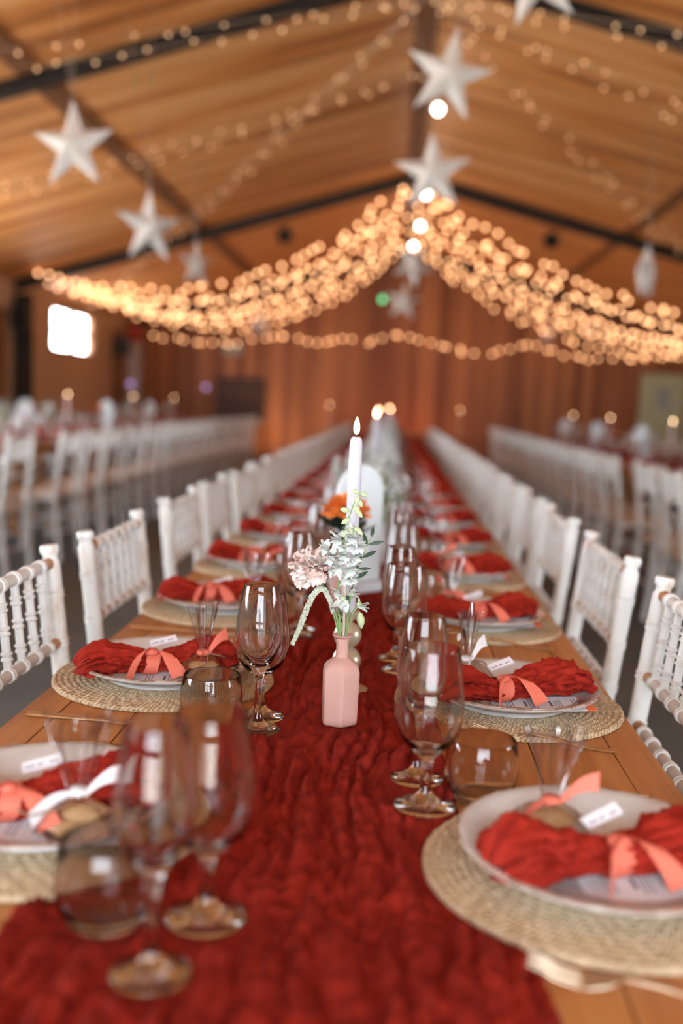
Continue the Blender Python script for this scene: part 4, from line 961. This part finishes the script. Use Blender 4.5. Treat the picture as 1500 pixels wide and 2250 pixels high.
# corner things
r = empty('corner_drape', (-4.72, 17.75, 0)); tag(r, 'pale hanging drape with red top in the far beige-wall corner', 'drape')
def dr(x0, x1, z0, z1): 
    b = MB(); b.grid(40, 10, lambda u, v: Vector((x0+(x1-x0)*u, 0.03*math.sin(u*24), z0+(z1-z0)*v))); return b
o = dr(-0.13, 0.13, 0.02, 2.12).obj('cloth', 'drape_white', r, 80); o.modifiers.new('t', 'SOLIDIFY').thickness = 0.004
o = dr(-0.14, 0.14, 2.12, 2.42).obj('top_band', 'drape_red', r, 80); o.modifiers.new('t', 'SOLIDIFY').thickness = 0.004
b = MB(); b.tube([(-0.2, 0, 2.43), (0.2, 0, 2.43)], 0.012, 8); b.tube([(-0.2, 0, 2.43), (-0.2, 0, 0)], 0.012, 8); b.tube([(0.2, 0, 2.43), (0.2, 0, 0)], 0.012, 8); b.obj('rail', 'speaker_black', r)
for x, y, z, w in ((LX+0.16, 12.72, 2.12, 'beside the dark post at the left edge'), (-4.80, 17.3, 2.02, 'above the far left corner drape')):
    r = empty('wall_speaker', (x, y, z)); tag(r, 'black loudspeaker on the beige wall %s' % w, 'speaker', 'black wall loudspeakers')
    b = MB(); b.box(-0.10, 0.10, -0.09, 0.09, -0.16, 0.16); b.obj('cabinet', 'speaker_black', r, 0)
    b = MB(); tf = Matrix.Translation((0, -0.09, -0.04)) @ Matrix.Rotation(PI/2, 4, 'X'); b.lathe([(0.06, 0), (0.065, 0.006), (0.03, -0.004), (1e-4, -0.006)], 18, tf=tf); b.obj('cone', 'dark_steel', r)
    b = MB(); b.box(-0.155 if x > -4.85 else -0.155, -0.10, -0.02, 0.02, -0.03, 0.03); b.obj('bracket', 'dark_steel', r, 0)
r = empty('notice_board', (-2.97, BACK_Y-0.05, 1.18)); tag(r, 'dark framed board leaning at the far board wall, left of the middle table', 'board')
b = MB(); b.box(-0.44, 0.44, -0.02, 0.03, -0.36, 0.36); b.obj('panel', 'board_dark', r, 0)
b = MB(); b.box(-0.47, 0.47, -0.03, 0.04, 0.36, 0.40); b.box(-0.47, 0.47, -0.03, 0.04, -0.40, -0.36); b.box(-0.47, -0.44, -0.03, 0.04, -0.36, 0.36); b.box(0.44, 0.47, -0.03, 0.04, -0.36, 0.36); b.obj('frame', 'speaker_black', r, 0)
r = empty('side_cabinet', (-2.95, BACK_Y-0.25, 0)); tag(r, 'brown wooden cabinet below the dark framed board', 'cabinet')
b = MB(); b.box(-0.45, 0.45, -0.2, 0.2, 0.05, 0.76); b.obj('body', 'frame_brown', r, 0)
b = MB(); b.box(-0.47, 0.47, -0.22, 0.22, 0.76, 0.79); b.obj('top', 'drape_white', r, 0)
for s_ in (-1, 1):
    b = MB(); b.box(min(s_*0.01, s_*0.43), max(s_*0.01, s_*0.43), -0.215, -0.2, 0.08, 0.73); o = b.obj('door', 'batten_wood', r, 0)
    b = MB(); b.ball((s_*0.05, -0.225, 0.45), 0.012, 8, 6); b.obj('knob', 'gold_metal', o)
r = empty('alarm_box', (-3.15, BACK_Y-0.03, 2.13)); tag(r, 'small grey-blue box on the board wall above the dark framed board', 'wall box')
b = MB(); b.box(-0.17, 0.17, -0.04, 0.03, -0.10, 0.10); b.obj('housing', 'box_blue', r, 0)
# orange-red uplighter below the far wall; amber one only added to brighten the boards
for x, y, col, en, lb in ((0.15, 17.75, (1.0, 0.25, 0.10), 60, 'floor spotlight washing the far board wall orange-red behind the middle table'), (-2.2, 17.9, (1.0, 0.58, 0.32), 70, 'added floor fill light washing the far board wall amber near the dark framed board')):
    r = empty('uplighter_or_fill', (x, y, 0)); tag(r, lb, 'spotlight')
    b = MB(); b.lathe([(1e-4, 0), (0.09, 0), (0.09, 0.12), (0.08, 0.14), (0.07, 0.12), (1e-4, 0.11)], 16); b.obj('housing', 'speaker_black', r)
    L = bpy.data.lights.new('uplight', 'SPOT'); L.energy = en; L.color = col; L.spot_size = 2.4; L.spot_blend = 1; L.shadow_soft_size = 0.06
    lo = bpy.data.objects.new('uplight', L); COL.objects.link(lo); lo.parent = r; lo.location = (0, 0, 0.17); lo.rotation_euler = (PI*0.78, 0, 0)
